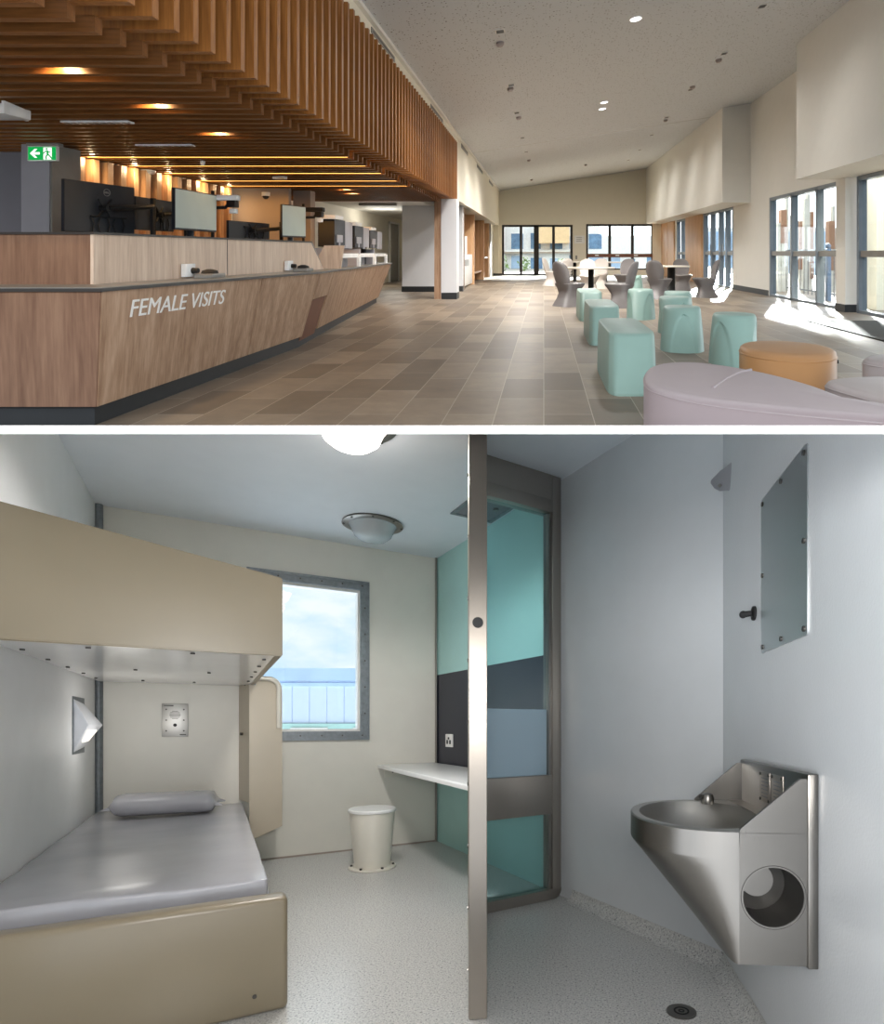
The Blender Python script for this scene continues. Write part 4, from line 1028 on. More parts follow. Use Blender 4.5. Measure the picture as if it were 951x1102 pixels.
# service screens on the counter's tail: black frames with a white light bar
for i, (px, row, y, lb) in enumerate(((361, 234, 7.7, 'black screen frame with white light bar, nearest of the three on the counter tail'), (382, 241, 8.7, 'black screen frame with white light bar, middle of the three on the counter tail'), (398, 246, 9.7, 'black screen frame with white light bar, farthest of the three on the counter tail'))):
    x = hx(px, y); z = hz(row, y); zb = 1.08
    sc = thing('service_screen', lb, 'screen', (x, y, .76), True, group='service screens on the counter tail')
    bm = BM(); box(bm, x - .13, x + .09, y - .28, y + .12, zb, z - .04); box(bm, x - .13, x - .07, y - .1, y - .0, LZ, zb + .02); part('housing', bm, 'monitor', sc, True)
    bm = BM(); box(bm, x + .07, x + .09, y + .125, y + .42, zb - .02, z - .05, .004); part('glass_panel', bm, 'divider', sc, True)
    bm = BM(); box(bm, x - .10, x + .11, y - .30, y + .0, z - .04, z + .015, .006); part('light_bar', bm, 'white_p', sc, True)
    bm = BM(); box(bm, x + .09, x + .11, y - .22, y - .02, zb + .06, zb + .16, .006); box(bm, x + .09, x + .105, y - .14, y - .10, zb, zb + .06); part('controller', bm, 'divider', sc, True)
# timber screen and grey dividers on the tail of the counter
y = 6.9; x = ftop(y).x
bm = BM(); hexa(bm, [(x - .36, y, LZ), (x - .01, y + .03, LZ), (x - .01, y + .06, LZ), (x - .36, y + .03, LZ)], [(x - .20, y, 1.09), (x + .03, y + .03, 1.09), (x + .03, y + .06, 1.09), (x - .20, y + .03, 1.09)])
tag(solo('timber_divider', bm, 'oak_pale', (x, y, LZ), True, absolute=True), 'pale timber divider board standing at the start of the counter tail', 'divider')
for y, lb in ((7.15, 'grey service bay divider nearest on the counter tail'), (8.45, 'grey service bay divider in the middle of the counter tail'), (9.7, 'grey service bay divider farthest on the counter tail')):
    q = ftop(y); x = q.x - .06
    d = thing('bay_divider', lb, 'divider', (x, y, LZ), True, group='service bay dividers')
    bm = BM(); box(bm, x - .42, x - .02, y, y + .05, LZ, 1.06); part('side_board', bm, 'divider', d, True)
    bm = BM(); box(bm, x - .30, x - .26, y + .05, y + 1.0, LZ, .98); part('back_board', bm, 'divider', d, True)
    bm = BM(); box(bm, x - .26, x - .1, y + .05, y + 1.0, .93, .99); part('tray', bm, 'white_p', d, True)
    bm = BM(); box(bm, x - .12, x - .08, y + .98, y + 1.05, LZ, .98); part('post', bm, 'white_p', d, True)
bm = BM(); box(bm, hx(363, 9), hx(405, 9.4), 8.9, 9.0, 1.06, 1.09)
tag(solo('counter_shelf', bm, 'ledge_grey', (-3, 9, 1.06), True, absolute=True), 'thin grey shelf behind the service bays', 'shelf')

# ------------------------------------------------------------------ exit sign and ceiling devices
ex = thing('exit_sign', 'green exit sign with arrow and running figure below the battens', 'sign', (-4.97, 5.42, 1.9), True)
y = 5.42; sx0, sx1 = hx(29.5, y), hx(61, y); sz0, sz1 = hz(173, y), hz(157.2, y)
bm = BM(); box(bm, sx0, sx1, y, y + .03, sz0, sz1, .003); part('case', bm, 'white_p', ex, True)
bm = BM(); box(bm, sx0 - .01, sx1 + .015, y - .005, y + .06, sz1, sz1 + .03, .003); part('mount', bm, 'ledge_grey', ex, True)
bm = BM(); box(bm, sx0 + .008, sx1 - .008, y - .003, y + .001, sz0 + .008, sz1 - .008); fc = part('green_face', bm, 'green_sign', ex, True, 'lit green face')
SW, SH = sx1 - sx0, sz1 - sz0
def spt(u, v, d=-.005): return (sx0 + u * SW, y + d, sz0 + v * SH)
def spoly(bm, pts, d0=-.005, d1=-.003): loft(bm, [[spt(u, v, d0) for u, v in pts], [spt(u, v, d1) for u, v in pts]])
bm = BM(); spoly(bm, [(.10, .5), (.26, .80), (.35, .80), (.24, .58), (.43, .58), (.43, .42), (.24, .42), (.35, .20), (.26, .20)]); part('arrow', bm, 'white_sign', ex, True, 'white arrow')
bm = BM(); spoly(bm, [(.56, .08), (.84, .08), (.84, .90), (.56, .90)]); part('doorway', bm, 'white_sign', ex, True)
bm = BM()
def limb(p, w):
    for (ax, ay), (bx, by) in zip(p, p[1:]):
        d = Vector((bx - ax, (by - ay) * SH / SW)); n = Vector((-d.y, d.x)).normalized() * w
        spoly(bm, [(ax + n.x, ay + n.y * SW / SH), (bx + n.x, by + n.y * SW / SH), (bx - n.x, by - n.y * SW / SH), (ax - n.x, ay - n.y * SW / SH)], -.007, -.005)
spoly(bm, [(.675 + .032 * math.cos(t), .80 + .032 * SW / SH * math.sin(t)) for t in [2 * PI * k / 12 for k in range(12)]], -.007, -.005)
limb([(.69, .70), (.71, .42)], .03); limb([(.71, .42), (.65, .28), (.66, .10)], .02); limb([(.72, .42), (.79, .30), (.86, .12)], .02)
limb([(.68, .68), (.61, .60), (.57, .48)], .015); limb([(.70, .66), (.77, .56), (.80, .60)], .015)
part('running_figure', bm, 'green_sign', ex, True, 'green running figure')
y = 4.0
wb = thing('access_point', 'white box hanging below the battens at the left edge', 'device', (-3.85, y, 1.97), True)
bm = BM(); box(bm, -4.25, hx(12, y), y - .06, y + .16, 1.985, 2.06, .01); part('housing', bm, 'white_p', wb, True)
bm = BM(); hexa(bm, [(hx(11, y), y - .065, 1.985), (hx(11, y) + .02, y - .065, 1.985), (hx(31, 4.2), 4.2, 1.99), (hx(31, 4.2) - .02, 4.2, 1.99)], [(hx(11, y), y - .065, 2.075), (hx(11, y) + .02, y - .065, 2.075), (hx(31, 4.2), 4.2, 2.07), (hx(31, 4.2) - .02, 4.2, 2.07)]); part('end_cap', bm, 'white_p', wb, True)
for px, row, lb in ((159, 184, 'white smoke detector near the slat wall'), (218, 174, 'tiny white sprinkler under the battens')):
    yy = F * 1.075 / (272 - row); xx = hx(px, yy); r = .09 if px == 159 else .025
    d = thing('smoke_detector' if px == 159 else 'sprinkler', lb, 'detector', (xx, yy, 2.083), True)
    bm = BM(); lathe(bm, [(r, 0), (r, -.025), (r * .7, -.05), (.001, -.052)], (xx, yy, 2.083), 20); part('cover', bm, 'white_p', d, True)
yy = 7.9; xx = hx(301, yy)
d = thing('ceiling_projector', 'white box under the battens near the end of the upper counter', 'device', (xx, yy, 2.05), True)
bm = BM(); box(bm, xx - .09, xx + .09, yy - .04, yy + .04, 2.04, 2.083, .008); part('cover', bm, 'white_p', d, True)
yy = 8.9; xx = hx(286, yy); zz = hz(213, yy)
d = thing('dome_camera', 'white dome camera on the taupe partition', 'camera', (xx, yy, zz), True)
bm = BM(); cyl(bm, (xx, yy, zz + .03), (xx, yy, zz + .09), .06, n=18); part('base', bm, 'white_p', d, True)
bm = BM(); ball(bm, (xx, yy, zz + .03), .05); part('dome', bm, 'black', d, True)

# ceiling fittings of the hall
def ceil_at(px, row):
    k = (px - CX) / F; y = (2.62 + .294) / ((272 - row) / F - .15 * k - .004); x = k * y; return x, y, ceil_h(x, y)
def updown(o): return o
spots = [(684, 20, 'lamp', 'lit round ceiling lamp nearest the front'), (650, 110, 'lamp', 'lit round ceiling lamp, upper one of the pair in mid ceiling'), (648, 117, 'lamp', 'lit round ceiling lamp, lower one of the pair in mid ceiling')]
for px, row, k, lb in spots:
    x, y, z = ceil_at(px, row); t = thing('downlight', lb, 'ceiling light', (x, y, z), True, group='round ceiling lamps')
    r = .075
    bm = BM(); lathe(bm, [(r + .012, 0), (r + .012, -.008), (r, -.01), (r, -.004)], n=24, cap0=False, cap1=False)
    for v in bm.verts: v.co.z += .15 * v.co.x
    part('rim', bm, 'white_p', t)
    bm = BM(); lathe(bm, [(r, -.006), (.001, -.007)], n=24, cap0=False)
    for v in bm.verts: v.co.z += .15 * v.co.x
    part('lens', bm, 'white_disc', t)
pts_ = [(538, 33), (550, 91), (556, 121), (562, 148), (566, 163), (779, 57), (743, 96), (717, 126), (701, 145), (688, 161), (676, 172), (820, 6)]
for i, (px, row) in enumerate(pts_):
    x, y, z = ceil_at(px, row)
    side = 'left' if px < 600 else 'right'
    lb = 'dark recessed ceiling spotlight in the %s row, %s from the front' % (side, ['first', 'second', 'third', 'fourth', 'fifth'][i] if i < 5 else ['second', 'third', 'fourth', 'fifth', 'sixth', 'seventh', 'first'][i - 5])
    t = thing('spotlight', lb, 'ceiling light', (x, y, z), True, group='recessed ceiling spotlights')
    bm = BM(); box(bm, -.06, .06, -.06, .06, -.012, .0, .004)
    for v in bm.verts: v.co.z += .15 * v.co.x
    part('trim_plate', bm, 'white_p', t)
    bm = BM(); box(bm, -.048, .048, -.048, .048, -.016, -.010)
    for v in bm.verts: v.co.z += .15 * v.co.x
    part('lamp_face', bm, 'black', t)
det = [(538, 46), (549, 95), (558, 126), (773, 64), (745, 93), (716, 129), (630, 177), (569, 172), (572, 193)]
names = ['left row, nearest', 'left row, behind the second spotlight', 'left row, behind the third spotlight', 'right row, beside the nearest spotlight', 'right row, beside the third spotlight', 'right row, beside the fourth spotlight', 'middle, near the back wall', 'left row, near the vents', 'left row, farthest']
for (px, row), nm in zip(det, names):
    x, y, z = ceil_at(px, row); t = thing('smoke_detector', 'small pale ceiling detector, ' + nm, 'detector', (x, y, z), True, group='ceiling detectors')
    bm = BM(); lathe(bm, [(.055, 0), (.055, -.03), (.035, -.055), (.001, -.057)], n=18)
    for v in bm.verts: v.co.z += .15 * v.co.x
    part('cover', bm, 'greige', t)
# linear vents high on the left wall
for i, (pa, pb, ra, rb) in enumerate(((399, 424, 27, 60), (463, 476, 109, 126), (496, 503, 152, 163), (513, 519, 175, 183), (526, 530, 190, 196))):
    y0 = -XL * F / (CX - pa); y1 = -XL * F / (CX - pb)
    z1 = min(hz(ra, y0), ceil_h(XL, y0) - .08); h = .07 if i < 2 else .10
    bm = BM(); box(bm, XL, XL + .012, y0, y1, z1 - h, z1, .003); v = thing('wall_vent', 'grey slot vent high on the left wall, %s from the front' % ['first', 'second', 'third', 'fourth', 'fifth'][i], 'vent', (XL, y0, z1 - h), True, group='slot vents on the left wall')
    part('frame', bm, 'ledge_grey', v, True)
    bm = BM(); box(bm, XL + .011, XL + .014, y0 + .05, y1 - .05, z1 - h * .7, z1 - h * .3); part('slot', bm, 'edge', v, True)

x, y = hx(411, 13.5), 13.5
t = thing('corridor_light', 'slim white ceiling light in the corridor beyond the counter', 'ceiling light', (x, y, 2.2), True)
bm = BM(); box(bm, x - .55, x + .35, y - .06, y + .06, 2.14, 2.2, .01); part('housing', bm, 'ledge_grey', t, True)
bm = BM(); box(bm, x - .53, x + .33, y - .045, y + .045, 2.13, 2.141); part('diffuser', bm, 'white_p', t, True)
# ------------------------------------------------------------------ seats
def bench(label, x0, x1, y0, y1, h):
    t = thing('bench', label, 'bench', ((x0 + x1) / 2, (y0 + y1) / 2, 0), True, group='teal benches')
    w, l = (x1 - x0) / 2, (y1 - y0) / 2
    def ring(z, s, n=40):
        out = []
        for k in range(n):
            a = 2 * PI * k / n; c, q = math.cos(a), math.sin(a)
            e = .30
            out.append((w * s * math.copysign(abs(c) ** e, c), (l - .02 + .02 * 1) * (s if s < 1 else 1) * math.copysign(abs(q) ** e, q) * (1 - .07 * (abs(c) ** 2) * (abs(q) > .6)), z))
        return out
    bm = BM(); loft(bm, [ring(0, .98), ring(.02, 1.0), ring(h * .55, .985), ring(h - .03, .95), ring(h - .008, .93), ring(h, .88)]); part('body', bm, 'teal', t, smooth=40)
    return t
bench('teal moulded bench nearest the lilac ottoman', .45, .805, 3.87, 4.86, .438)
bench('teal moulded bench in the middle of the left row', .485, .835, 5.97, 6.98, .425)
bench('teal moulded bench farthest back in the left row', .515, .865, 8.06, 9.06, .428)
def stool(label, x, y, arch):
    t = thing('stool', label, 'stool', (x, y, 0), True, group='teal stools')
    H_ = .45; R0, R1 = .222, .185
    def rad(z): 
        f = z / H_; return R0 + (R1 - R0) * f ** 1.3
    bm = BM(); rings = []
    n = 112
    for z in [0, .02, .06, .10, .14, .18, .22, .26, .29, .32, .34, .355, .37, .38, .39, .40, .42, .438, .448, .45]:
        r = rad(z) - (0 if z < .42 else (.012 * ((z - .42) / .03) ** 2))
        ring = []
        for k in range(n):
            a = 2 * PI * k / n; rr_ = r
            # three flattened arch-shaped faces
            for c in arch:
                d = (a - c + PI) % (2 * PI) - PI; half = .66 * math.sqrt(max(0, 1 - (z / .385) ** 2)) if z < .385 else 0
                s = min(1, max(0, (half - abs(d)) / .10)); s = s * s * (3 - 2 * s)
                rr_ -= s * min(.016 * (1 - .5 * (d / .66) ** 2), r)
            ring.append((rr_ * math.cos(a), rr_ * math.sin(a), z))
        rings.append(ring)
    loft(bm, rings); part('body', bm, 'teal', t, smooth=40)
stool('teal stool standing alone right of the middle bench', 1.465, 8.45, [-.9, 1.2, 3.3])
stool('teal stool, front one of the cluster of three', 1.42, 5.74, [-1.7, .5, 2.5])
stool('teal stool, middle one of the cluster of three', 1.64, 7.0, [-1.2, .9, 3.0])
stool('teal stool, back one of the cluster of three', 1.90, 7.93, [-1.2, .9, 3.0])
stool('teal stool beside the tan ottoman', 1.72, 5.04, [-2.6, -.5, 1.6])
stool('teal stool far back beside the round tables', 2.2, 13.6, [-1.2, .9, 3.0])

# ottomans in front stand on the slab edge
LED_S = (458 - 272) / F        # top of the slab edge, as a fall below the eye per metre
def under(x, y): return max(0, 1 - LED_S * y) if y < FRONT else 0
def blob(pts, n):
    """closed smooth curve through points"""
    out = []; m = len(pts)
    for i in range(m):
        p0, p1, p2, p3 = [Vector(pts[(i + k) % m]) for k in (-1, 0, 1, 2)]
        for s in range(n):
            t = s / n
            out.append(.5 * ((2 * p1) + (p2 - p0) * t + (2 * p0 - 5 * p1 + 4 * p2 - p3) * t * t + (3 * p1 - p0 - 3 * p2 + p3) * t ** 3))
    return out
def ottoman(name, label, pts, h, mat, seam=None, n=6):
    cv = blob(pts, n); c = sum(cv, Vector((0, 0))) / len(cv)
    t = thing('ottoman', label, 'ottoman', (c.x, c.y, under(c.x, c.y)), True, group=None)
    def ring(f, off, z): 
        out = []
        for i, p in enumerate(cv):
            a = cv[i - 1]; b = cv[(i + 1) % len(cv)]; nn = Vector(((b - a).y, -(b - a).x)).normalized()
            if nn.dot(p - c) < 0: nn = -nn
            q = p - nn * off
            out.append((q.x, q.y, z if z is not None else under(q.x, q.y) + .001))
        return out
    bm = BM(); loft(bm, [ring(1, .0, None), ring(1, -.0, h - .035), ring(1, .004, h - .018), ring(1, .014, h - .006), ring(1, .03, h - .001), ring(1, .05, h)], True, False)
    # crown of the seat
    top = [v for v in bm.verts][-len(cv):]; prev = top
    for f, dz in ((.75, .006), (.45, .011), (.2, .013)):
        cur = [bm.verts.new((c.x + (v.co.x - c.x) * f, c.y + (v.co.y - c.y) * f, h + dz)) for v in top]
        for i in range(len(cur)):
            j = (i + 1) % len(cur); bm.faces.new((prev[i], prev[j], cur[j], cur[i]))
        prev = cur
    bm.faces.new(prev)
    part('body', bm, mat, t, True, smooth=70)
    bm = BM(); rg = [Vector(p) for p in ring(1, .001, h - .028)]; tube(bm, rg + [rg[0]], .0035, 5); part('piping', bm, mat, t, True)
    if seam:
        bm = BM(); tube(bm, seam, .007, 6); part('seam', bm, mat, t, True)
    return t
ottoman('ottoman', 'large lilac wave-shaped ottoman in the foreground', [(.475, 2.62), (.52, 2.45), (.66, 2.30), (.85, 2.20), (1.05, 2.12), (1.27, 2.04), (1.46, 1.93), (1.54, 1.97), (1.36, 2.12), (1.27, 2.33), (1.22, 2.58), (1.10, 2.84), (.90, 3.05), (.70, 3.08), (.545, 2.93)], .40, 'lilac', [(.74, 2.44, .409), (.86, 2.62, .411), (.97, 2.76, .409), (1.06, 2.85, .402)])
ottoman('ottoman', 'grey lilac ottoman at the right edge behind the lilac one', [(1.32, 2.62), (1.36, 2.42), (1.44, 2.24), (1.6, 2.12), (1.85, 2.1), (2.05, 2.3), (2.0, 2.6), (1.75, 2.72), (1.5, 2.72)], .40, 'greige')
ottoman('ottoman', 'grey lilac ottoman cut by the right edge beyond its twin', [(1.72, 2.98), (1.84, 2.84), (2.05, 2.8), (2.25, 2.95), (2.2, 3.15), (1.95, 3.18), (1.79, 3.1)], .43, 'greige')
t = thing('ottoman', 'round tan ottoman behind the lilac ottoman', 'ottoman', (1.55, 3.56, 0), True)
bm = BM(); lathe(bm, [(.282, 0), (.286, .02), (.286, .36), (.28, .385), (.262, .397), (.23, .401), (.001, .408)], n=56); part('body', bm, 'orange', t, smooth=60)
bm = BM(); lathe(bm, [(.287, .352), (.290, .358), (.287, .364)], n=56, cap0=False, cap1=False); part('piping', bm, 'orange', t)
bm = BM(); cyl(bm, (.255, -.13, .33), (.262, -.134, .33), .012, n=12); part('vent_eyelet', bm, 'socket', t)

# moulded chairs
def chair(label, x, y, fx, fy, mat='chair'):
    a = math.atan2(fy, fx) + PI / 2                      # local -y is the front
    t = thing('moulded_chair', label, 'chair', (x, y, 0), True, group='moulded grey chairs')
    rot = Matrix.Rotation(a, 4, 'Z')
    def sec(yc, hy, wx, z, e=.55, n=28):
        return [(wx * math.copysign(abs(math.cos(q)) ** e, math.cos(q)), yc + hy * math.copysign(abs(math.sin(q)) ** e, math.sin(q)), z) for q in [2 * PI * k / n for k in range(n)]]
    bm = BM()
    loft(bm, [sec(.04, .24, .245, 0), sec(.04, .235, .24, .015), sec(.02, .18, .19, .14), sec(.0, .165, .165, .24), sec(-.02, .20, .20, .33), sec(-.03, .245, .235, .40), sec(-.03, .25, .24, .425), sec(-.03, .23, .22, .437)])
    bm.transform(rot); part('seat', bm, mat, t, smooth=50)
    bm = BM(); rings = []
    for z, yc, w in ((.30, .12, .13), (.36, .16, .15), (.42, .19, .175), (.50, .215, .20), (.58, .235, .215), (.66, .255, .215), (.73, .275, .20), (.78, .288, .17), (.815, .297, .125), (.835, .302, .07), (.842, .304, .02)):
        th = .032 if z < .75 else .028 if z < .82 else .02
        n = 20; rings.append([(w * math.copysign(abs(math.cos(q)) ** .7, math.cos(q)), yc + th * math.sin(q) - .05 * (math.cos(q) ** 2) * (w / .2), z) for q in [2 * PI * k / n for k in range(n)]])
    loft(bm, rings); bm.transform(rot); part('backrest', bm, mat, t, smooth=60)
    return t
chair('dark grey chair with its back turned, left of the front round table', .47, 10.5, .75, .66)
chair('pale chair farthest left, near the back glass doors', .26, 17.0, 1, -.35, 'chair_l')
chair('grey chair with tall back at the right of the front round table', 1.42, 10.25, -.85, .45)
chair('grey chair with its back turned, left of the small dark table', 2.52, 12.2, .62, .78)
chair('grey chair behind the small dark table, facing forward', 3.62, 14.6, -.1, -1)
chair('grey chair in profile facing left beside the entrance doors', 3.62, 12.5, -1, .05)
chair('pale grey chair behind the front round table, facing forward', 1.13, 14.0, .1, -1, 'chair_l')
chair('grey chair half hidden behind the pale one at the back', 1.56, 15.6, -.3, -1, 'chair_l')
chair('grey chair half hidden behind the tall-backed chair', 2.12, 14.6, -.5, -.8)
chair('pale chair in the far group beside the leftmost one', .55, 16.0, -.4, .9, 'chair_l')
def table(label, x, y, r, h, base='black', wide=False):
    t = thing('round_table', label, 'table', (x, y, 0), True, group='round tables')
    bm = BM(); lathe(bm, [(r - .01, h - .03), (r, h - .022), (r, h - .004), (r - .004, h), (.001, h)], n=56); part('tabletop', bm, 'table', t)
    bm = BM(); cyl(bm, (0, 0, .02), (0, 0, h - .03), .055 if not wide else .09, n=20); part('column', bm, base, t)
    bm = BM(); lathe(bm, [(.26, 0), (.26, .012), (.06, .03)], n=36, cap1=True); part('base', bm, base, t)
table('front round table with a dark column between the chairs', .93, 11.0, .47, .715)
table('small round table with a dark column beside the timber panel', 2.95, 12.9, .42, .70, wide=True)
table('far round table by the brown-railed window', 1.9, 17.2, .62, .72)
table('far round table in front of the back glass doors', 1.0, 18.0, .45, .72)

# ------------------------------------------------------------------ outside the hall
bm = BM(); box(bm, 5.36, 12, 2.5, 26, -.06, -.01); struct('ground', bm, 'deck', (8, 12, 0), True)
bm = BM(); box(bm, -8, 12, YB + .2, 46, -.12, -.03); struct('ground', bm, 'deck', (0, 30, 0), True)
rl_ = thing('railing', 'dark steel railing on the terrace outside the right windows', 'railing', (6.35, 6, 0), True)
bm = BM(); box(bm, 6.33, 6.37, 4, 22, 1.04, 1.08); part('top_rail', bm, 'rail', rl_, True)
bm = BM(); box(bm, 6.34, 6.36, 4, 22, .08, .11); part('bottom_rail', bm, 'rail', rl_, True)
bm = BM(); box(bm, 6.343, 6.357, 6.0, 6.014, 0, 1.06); bl = part('baluster', bm, 'rail', rl_, True)
for i in range(1, 64): copy_part(bl, rl_, (0, .2 * i, 0))
rnd = random.Random(3)
poles = [(842, 'b', 226, 262), (846, 'g', 208, 320), (862, 'b', 238, 290), (866, 'g', 214, 310), (869, 'g', 209, 320), (871, 'b', 228, 300), (893, 'b', 238, 291), (896, 'g', 222, 318), (936, 'b', 228, 297), (937, 'g', 206, 318), (852, 'g', 232, 318), (899, 'b', 246, 300), (837, 'g', 240, 318), (880, 'g', 214, 316)]
for i, (px, k, r0, r1) in enumerate(poles):
    y = 14.4 + (i % 3) * .5 - (2.6 if px > 920 else 0); x = hx(px, y)
    w = .06 if k == 'g' else .075
    po = thing('screen_pole', '%s pole of the terrace screen, %s' % ('rust brown' if k == 'b' else 'pale grey', ['outermost left in the first bay', 'tall, in the first bay', 'left in the second bay', 'second in the second bay', 'tallest in the second bay', 'right in the second bay', 'in the third bay', 'tall, in the third bay', 'right of the pillar', 'tall, right of the pillar', 'right in the first bay', 'short, at the pillar', 'short, outermost left', 'behind a mullion of the third bay'][i]), 'pole', (x, y, 0), True, group='terrace screen poles')
    bm = BM(); box(bm, x - w * .6, x + w * .6, y - w, y + w, 0, hz(r1, y) + .02 if k == 'b' else hz(r0, y)); part('shaft', bm, 'pole_grey', po, True)
    if k == 'b':
        bm = BM(); box(bm, x - w, x + w, y - w * 1.2, y + w * 1.2, max(.1, hz(r1, y)), hz(r0, y)); part('sleeve', bm, 'pole_brown', po, True, 'rust brown sleeve')
y = 10.4; x = hx(891, 11.6)
bp = thing('bollard', 'blue post on the terrace seen in the third window bay', 'post', (x, 11.6, 0), True)
bm = BM(); box(bm, x - .04, x + .04, 11.55, 11.65, 0, 1.1, .01); part('shaft', bm, 'bluepost', bp, True)
bm = BM(); ball(bm, (x, 11.6, 1.14), .055); part('cap', bm, 'bluepost', bp, True)
bm = BM(); box(bm, hx(943, 9.7), hx(943, 9.7) + .3, 9.7, 10.0, 0, 3.0); struct('pillar', bm, 'cream', (5.8, 9.7, 0), True)
# distant blue buildings
fb_ = thing('warehouse', 'hazy blue building far beyond the terrace', 'building', (40, 60, 0), True)
bm = BM(); box(bm, 16, 62, 58, 64, -4, 3.2); part('wall', bm, 'far_blue', fb_, True)
bm = BM(); box(bm, 16, 62, 57.8, 64.2, 3.2, 3.6); part('roof', bm, 'far_white', fb_, True)
bd = thing('building', 'blue glazed building with white balconies beyond the back glass doors', 'building', (0, 36, 0), True)
bm = BM(); box(bm, -5, 3.6, 36, 40, -1, 3.0); box(bm, 3.6, 7.4, 36, 40, -1, 2.1); part('wall', bm, 'far_white', bd, True)
n_ = 0
rw = random.Random(11)
for r in range(2):
    for c in range(13):
        if n_ >= 39: break
        x = -4.6 + c * 1.25; z = -.2 + r * 1.45; n_ += 1
        if x > 7 or (r and x > 3.2): continue
        bm = BM(); box(bm, x, x + rw.uniform(.45, .95), 35.95, 36.02, z, z + rw.uniform(.8, 1.2)); part('window', bm, rw.choice(['far_glass', 'far_glass', 'far_blue']), bd, True)
bm = BM(); box(bm, -5, 7.4, 35.4, 36, .95, 1.15); part('balcony', bm, 'far_white', bd, True)
bm = BM(); box(bm, -.6, 1.6, 34.6, 36, 1.6, 2.6); part('soffit_box', bm, 'far_orange', bd, True, 'orange cream soffit')
bm = BM(); box(bm, -3.4, -2.6, 35, 36, -.5, 3); part('brick_pier', bm, 'pole_brown', bd, True, 'brown pier')
for i, (x, y, r, lb) in enumerate(((-2.3, 31, .5, 'green shrub outside the left leaf of the back doors'), (-1.1, 31.5, .4, 'green shrub outside the second leaf of the back doors'), (.9, 31, .35, 'small green shrub outside the right leaf of the back doors'))):
    bm = BM()
    for k in range(70):
        a, b, q = rnd.uniform(0, 2 * PI), rnd.uniform(0, 1), rnd.uniform(.4, 1)
        p = Vector((x + r * q * math.cos(a) * math.sin(b * PI), y + r * q * math.sin(a) * math.sin(b * PI), r * .9 + r * q * math.cos(b * PI)))
        s = rnd.uniform(.08, .14); d = Vector((rnd.uniform(-1, 1), rnd.uniform(-1, 1), rnd.uniform(-1, 1))).normalized() * s; e = d.orthogonal().normalized() * s * .5
        face(bm, [p - d, p + e, p + d, p - e])
    tag(solo('shrub', bm, 'leaf', (x, y, 0), True, absolute=True), lb, 'shrub')

# =================================================================== LIGHT
def lamp(typ, name, loc, energy, col=(1, 1, 1), **kw):
    d = bpy.data.lights.new(name, typ); d.energy = energy; d.color = col
    for k, v in kw.items(): setattr(d, k, v)
    o = bpy.data.objects.new(name, d); COL.objects.link(o); o.location = loc; return o
sun = lamp('SUN', 'sun', (0, 0, 30), 36.0, (1, .965, .91), angle=.05)
dv = Vector((-.42, -1, -.54)); dv.z += RAMP * dv.y; sun.rotation_euler = dv.to_track_quat('-Z', 'Y').to_euler()
# ceiling lamp of the cell
lamp('SPOT', 'cell_lamp', (-.985, 2.80, CEIL - .16), 75, (1, .97, .93), shadow_soft_size=.14, spot_size=2.9, spot_blend=.4)
# reading light over the pillow
q = at_y(K1, K0, 3.40); lamp('POINT', 'reading_lamp', (q.x + .26, q.y + .06, WN - .06), 1.3, (1, .97, .92), shadow_soft_size=.12)
# lamp of the passage the camera stands in, under the slab edge
lamp('POINT', 'passage_lamp', (.1, -.45, 1.35), 85, (1, .98, .95), shadow_soft_size=.3)
# the lit round lamps of the hall ceiling
for px, row, k, lb in spots:
    x, y, z = ceil_at(px, row); o = lamp('SPOT', 'hall_lamp', place((x, y, z - .06), True), 220, (1, .97, .92), shadow_soft_size=.1, spot_size=2.75, spot_blend=.8); o.rotation_euler = Vector((-.12, .647, -.763)).to_track_quat('-Z', 'Y').to_euler()
for px, row in pts_:
    x, y, z = ceil_at(px, row); o = lamp('SPOT', 'hall_spotlight', place((x, y, z - .09), True), (90 + 11 * y) if px < 600 else (28 + 3 * y), (1, .97, .92), shadow_soft_size=.14, spot_size=3.05, spot_blend=1); o.rotation_euler = Vector((0, .647, -.763)).to_track_quat('-Z', 'Y').to_euler()
# corridor light beyond the counter
lamp('POINT', 'corridor_lamp', place((-4.4, 15.5, 2.0), True), 32, (1, .97, .9), shadow_soft_size=.6)
# downlights in the batten ceiling
for px, row in ((58, 76), (160, 114), (228, 141), (369, 203), (377, 207), (320, 211)):
    y = F * 1.1 / (272 - row); k = round((y - 2.573 - .1) / SP); y = fin_y(k) + .103; x = hx(px, y)
    o = lamp('SPOT', 'batten_downlight', place((x, y, 2.25), True), 14, (1, .62, .28), shadow_soft_size=.04, spot_size=2.2, spot_blend=.6)
    bm = BM(); lathe(bm, [(.045, 0), (.001, -.001)], (x, y, 2.285), 16, cap0=False); dl = thing('downlight', 'warm downlight glowing between the battens, seen at %s' % {58: 'far left', 160: 'left above the screens', 228: 'right above the middle screen', 369: 'the far battens, left', 377: 'the far battens, right', 320: 'the far battens, behind'}[px], 'ceiling light', (x, y, 2.25), True, group='warm batten downlights')
    part('lamp_face', bm, 'warm_disc', dl, True)
    bm = BM(); lathe(bm, [(.05, -.03), (.05, 0)], (x, y, 2.295), 16, cap0=False, cap1=False); part('housing', bm, 'white_p', dl, True)
# wall washers on the slat wall
for i in range(5):
    y = LED_Y[i]; lamp('POINT', 'slat_washer', place((XW + .16, y + .03, 2.03), True), 2.2, (1, .76, .45), shadow_soft_size=.03)

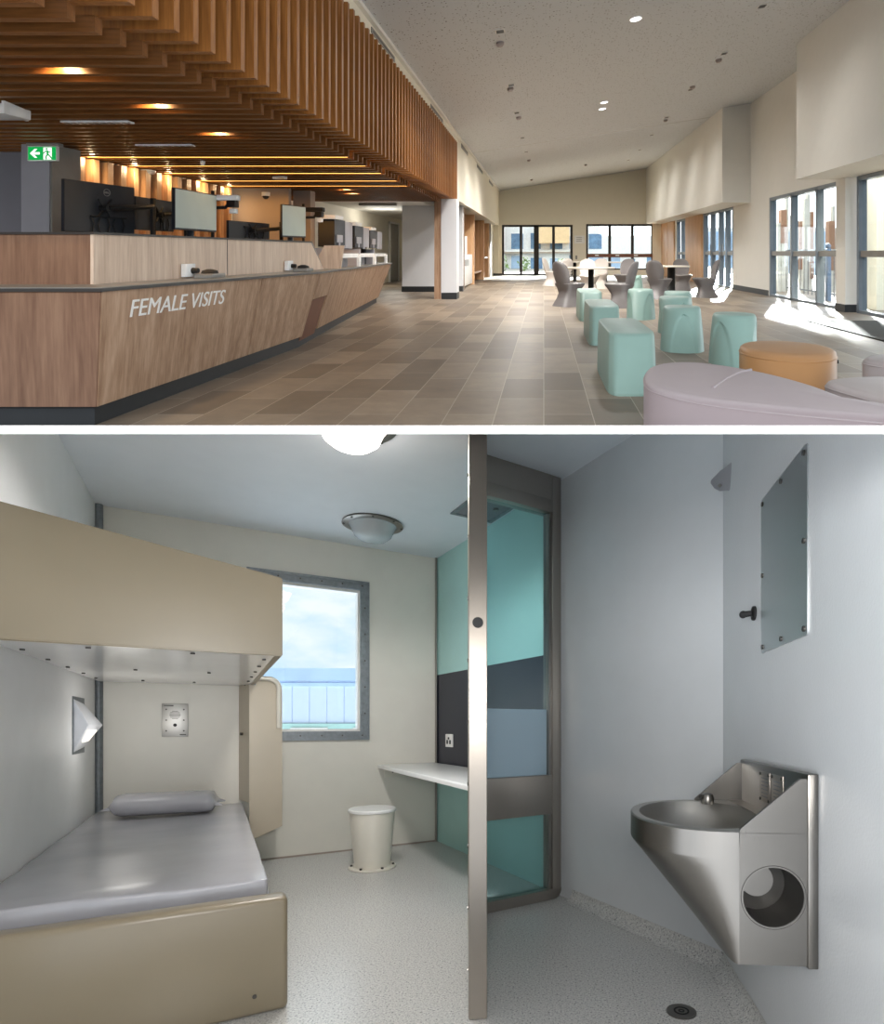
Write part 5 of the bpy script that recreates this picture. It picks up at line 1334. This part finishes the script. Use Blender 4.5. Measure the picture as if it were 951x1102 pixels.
SKY_LOW, SKY_UP, SKY_FRONT, GROUND = .78, 3.5, .22, 2.0
w = bpy.data.worlds.new('sky'); S.world = w; w.use_nodes = True; nt = w.node_tree; nt.nodes.clear()
o_ = nt.nodes.new('ShaderNodeOutputWorld'); bg = nt.nodes.new('ShaderNodeBackground'); nt.links.new(bg.outputs[0], o_.inputs[0])
tc = nt.nodes.new('ShaderNodeTexCoord'); mp = nt.nodes.new('ShaderNodeMapping'); mp.inputs['Scale'].default_value = (1, 1, 2.6); nt.links.new(tc.outputs['Generated'], mp.inputs[0])
ns = nt.nodes.new('ShaderNodeTexNoise'); ns.inputs['Scale'].default_value = 5; ns.inputs['Detail'].default_value = 7; ns.inputs['Roughness'].default_value = .58; nt.links.new(mp.outputs[0], ns.inputs['Vector'])
cr = nt.nodes.new('ShaderNodeValToRGB'); e = cr.color_ramp.elements; e[0].position = .36; e[0].color = (.66, .83, 1.0, 1); e[1].position = .55; e[1].color = (1, 1, 1, 1); nt.links.new(ns.outputs['Fac'], cr.inputs[0])
sp = nt.nodes.new('ShaderNodeSeparateXYZ'); nt.links.new(tc.outputs['Generated'], sp.inputs[0])
def mr(src, a, b, u, v):
    m = nt.nodes.new('ShaderNodeMapRange'); m.inputs['From Min'].default_value = a; m.inputs['From Max'].default_value = b; m.inputs['To Min'].default_value = u; m.inputs['To Max'].default_value = v
    nt.links.new(src, m.inputs[0]); return m.outputs[0]
def mt(op, p, q):
    m = nt.nodes.new('ShaderNodeMath'); m.operation = op; nt.links.new(p, m.inputs[0])
    if isinstance(q, (int, float)): m.inputs[1].default_value = q
    else: nt.links.new(q, m.inputs[1])
    return m.outputs[0]
# brightness of the sky: hazy white and brighter overhead, dimmed in front; ground glow raised to light the cell
up_ = mr(sp.outputs['Z'], .30, .65, SKY_LOW, SKY_UP); fr_ = mr(sp.outputs['Y'], -.2, .2, 0, 1); gd_ = mr(sp.outputs['Z'], -.03, .02, 1, 0)
mxf = nt.nodes.new('ShaderNodeMix'); mxf.data_type = 'FLOAT'; nt.links.new(fr_, mxf.inputs[0]); mxf.inputs[2].default_value = SKY_FRONT; nt.links.new(up_, mxf.inputs[3])
mxg = nt.nodes.new('ShaderNodeMix'); mxg.data_type = 'FLOAT'; nt.links.new(gd_, mxg.inputs[0]); nt.links.new(mxf.outputs[0], mxg.inputs[2]); mxg.inputs[3].default_value = GROUND
tot = mxg.outputs[0]
wh = nt.nodes.new('ShaderNodeMixRGB'); nt.links.new(mr(sp.outputs['Z'], .25, .55, 0, 1), wh.inputs[0]); nt.links.new(cr.outputs[0], wh.inputs[1]); wh.inputs[2].default_value = (.96, .98, 1, 1)
nt.links.new(wh.outputs[0], bg.inputs[0]); nt.links.new(tot, bg.inputs[1])

S.view_settings.view_transform = 'Standard'; S.view_settings.look = 'None'; S.view_settings.gamma = 1; S.view_settings.use_curve_mapping = False
S.view_settings.exposure = 0.66
S.cycles.use_denoising = True
S.cycles.max_bounces = 8; S.cycles.diffuse_bounces = 5; S.cycles.transparent_max_bounces = 12
S.cycles.sample_clamp_indirect = 3; S.cycles.caustics_reflective = False; S.cycles.caustics_refractive = False
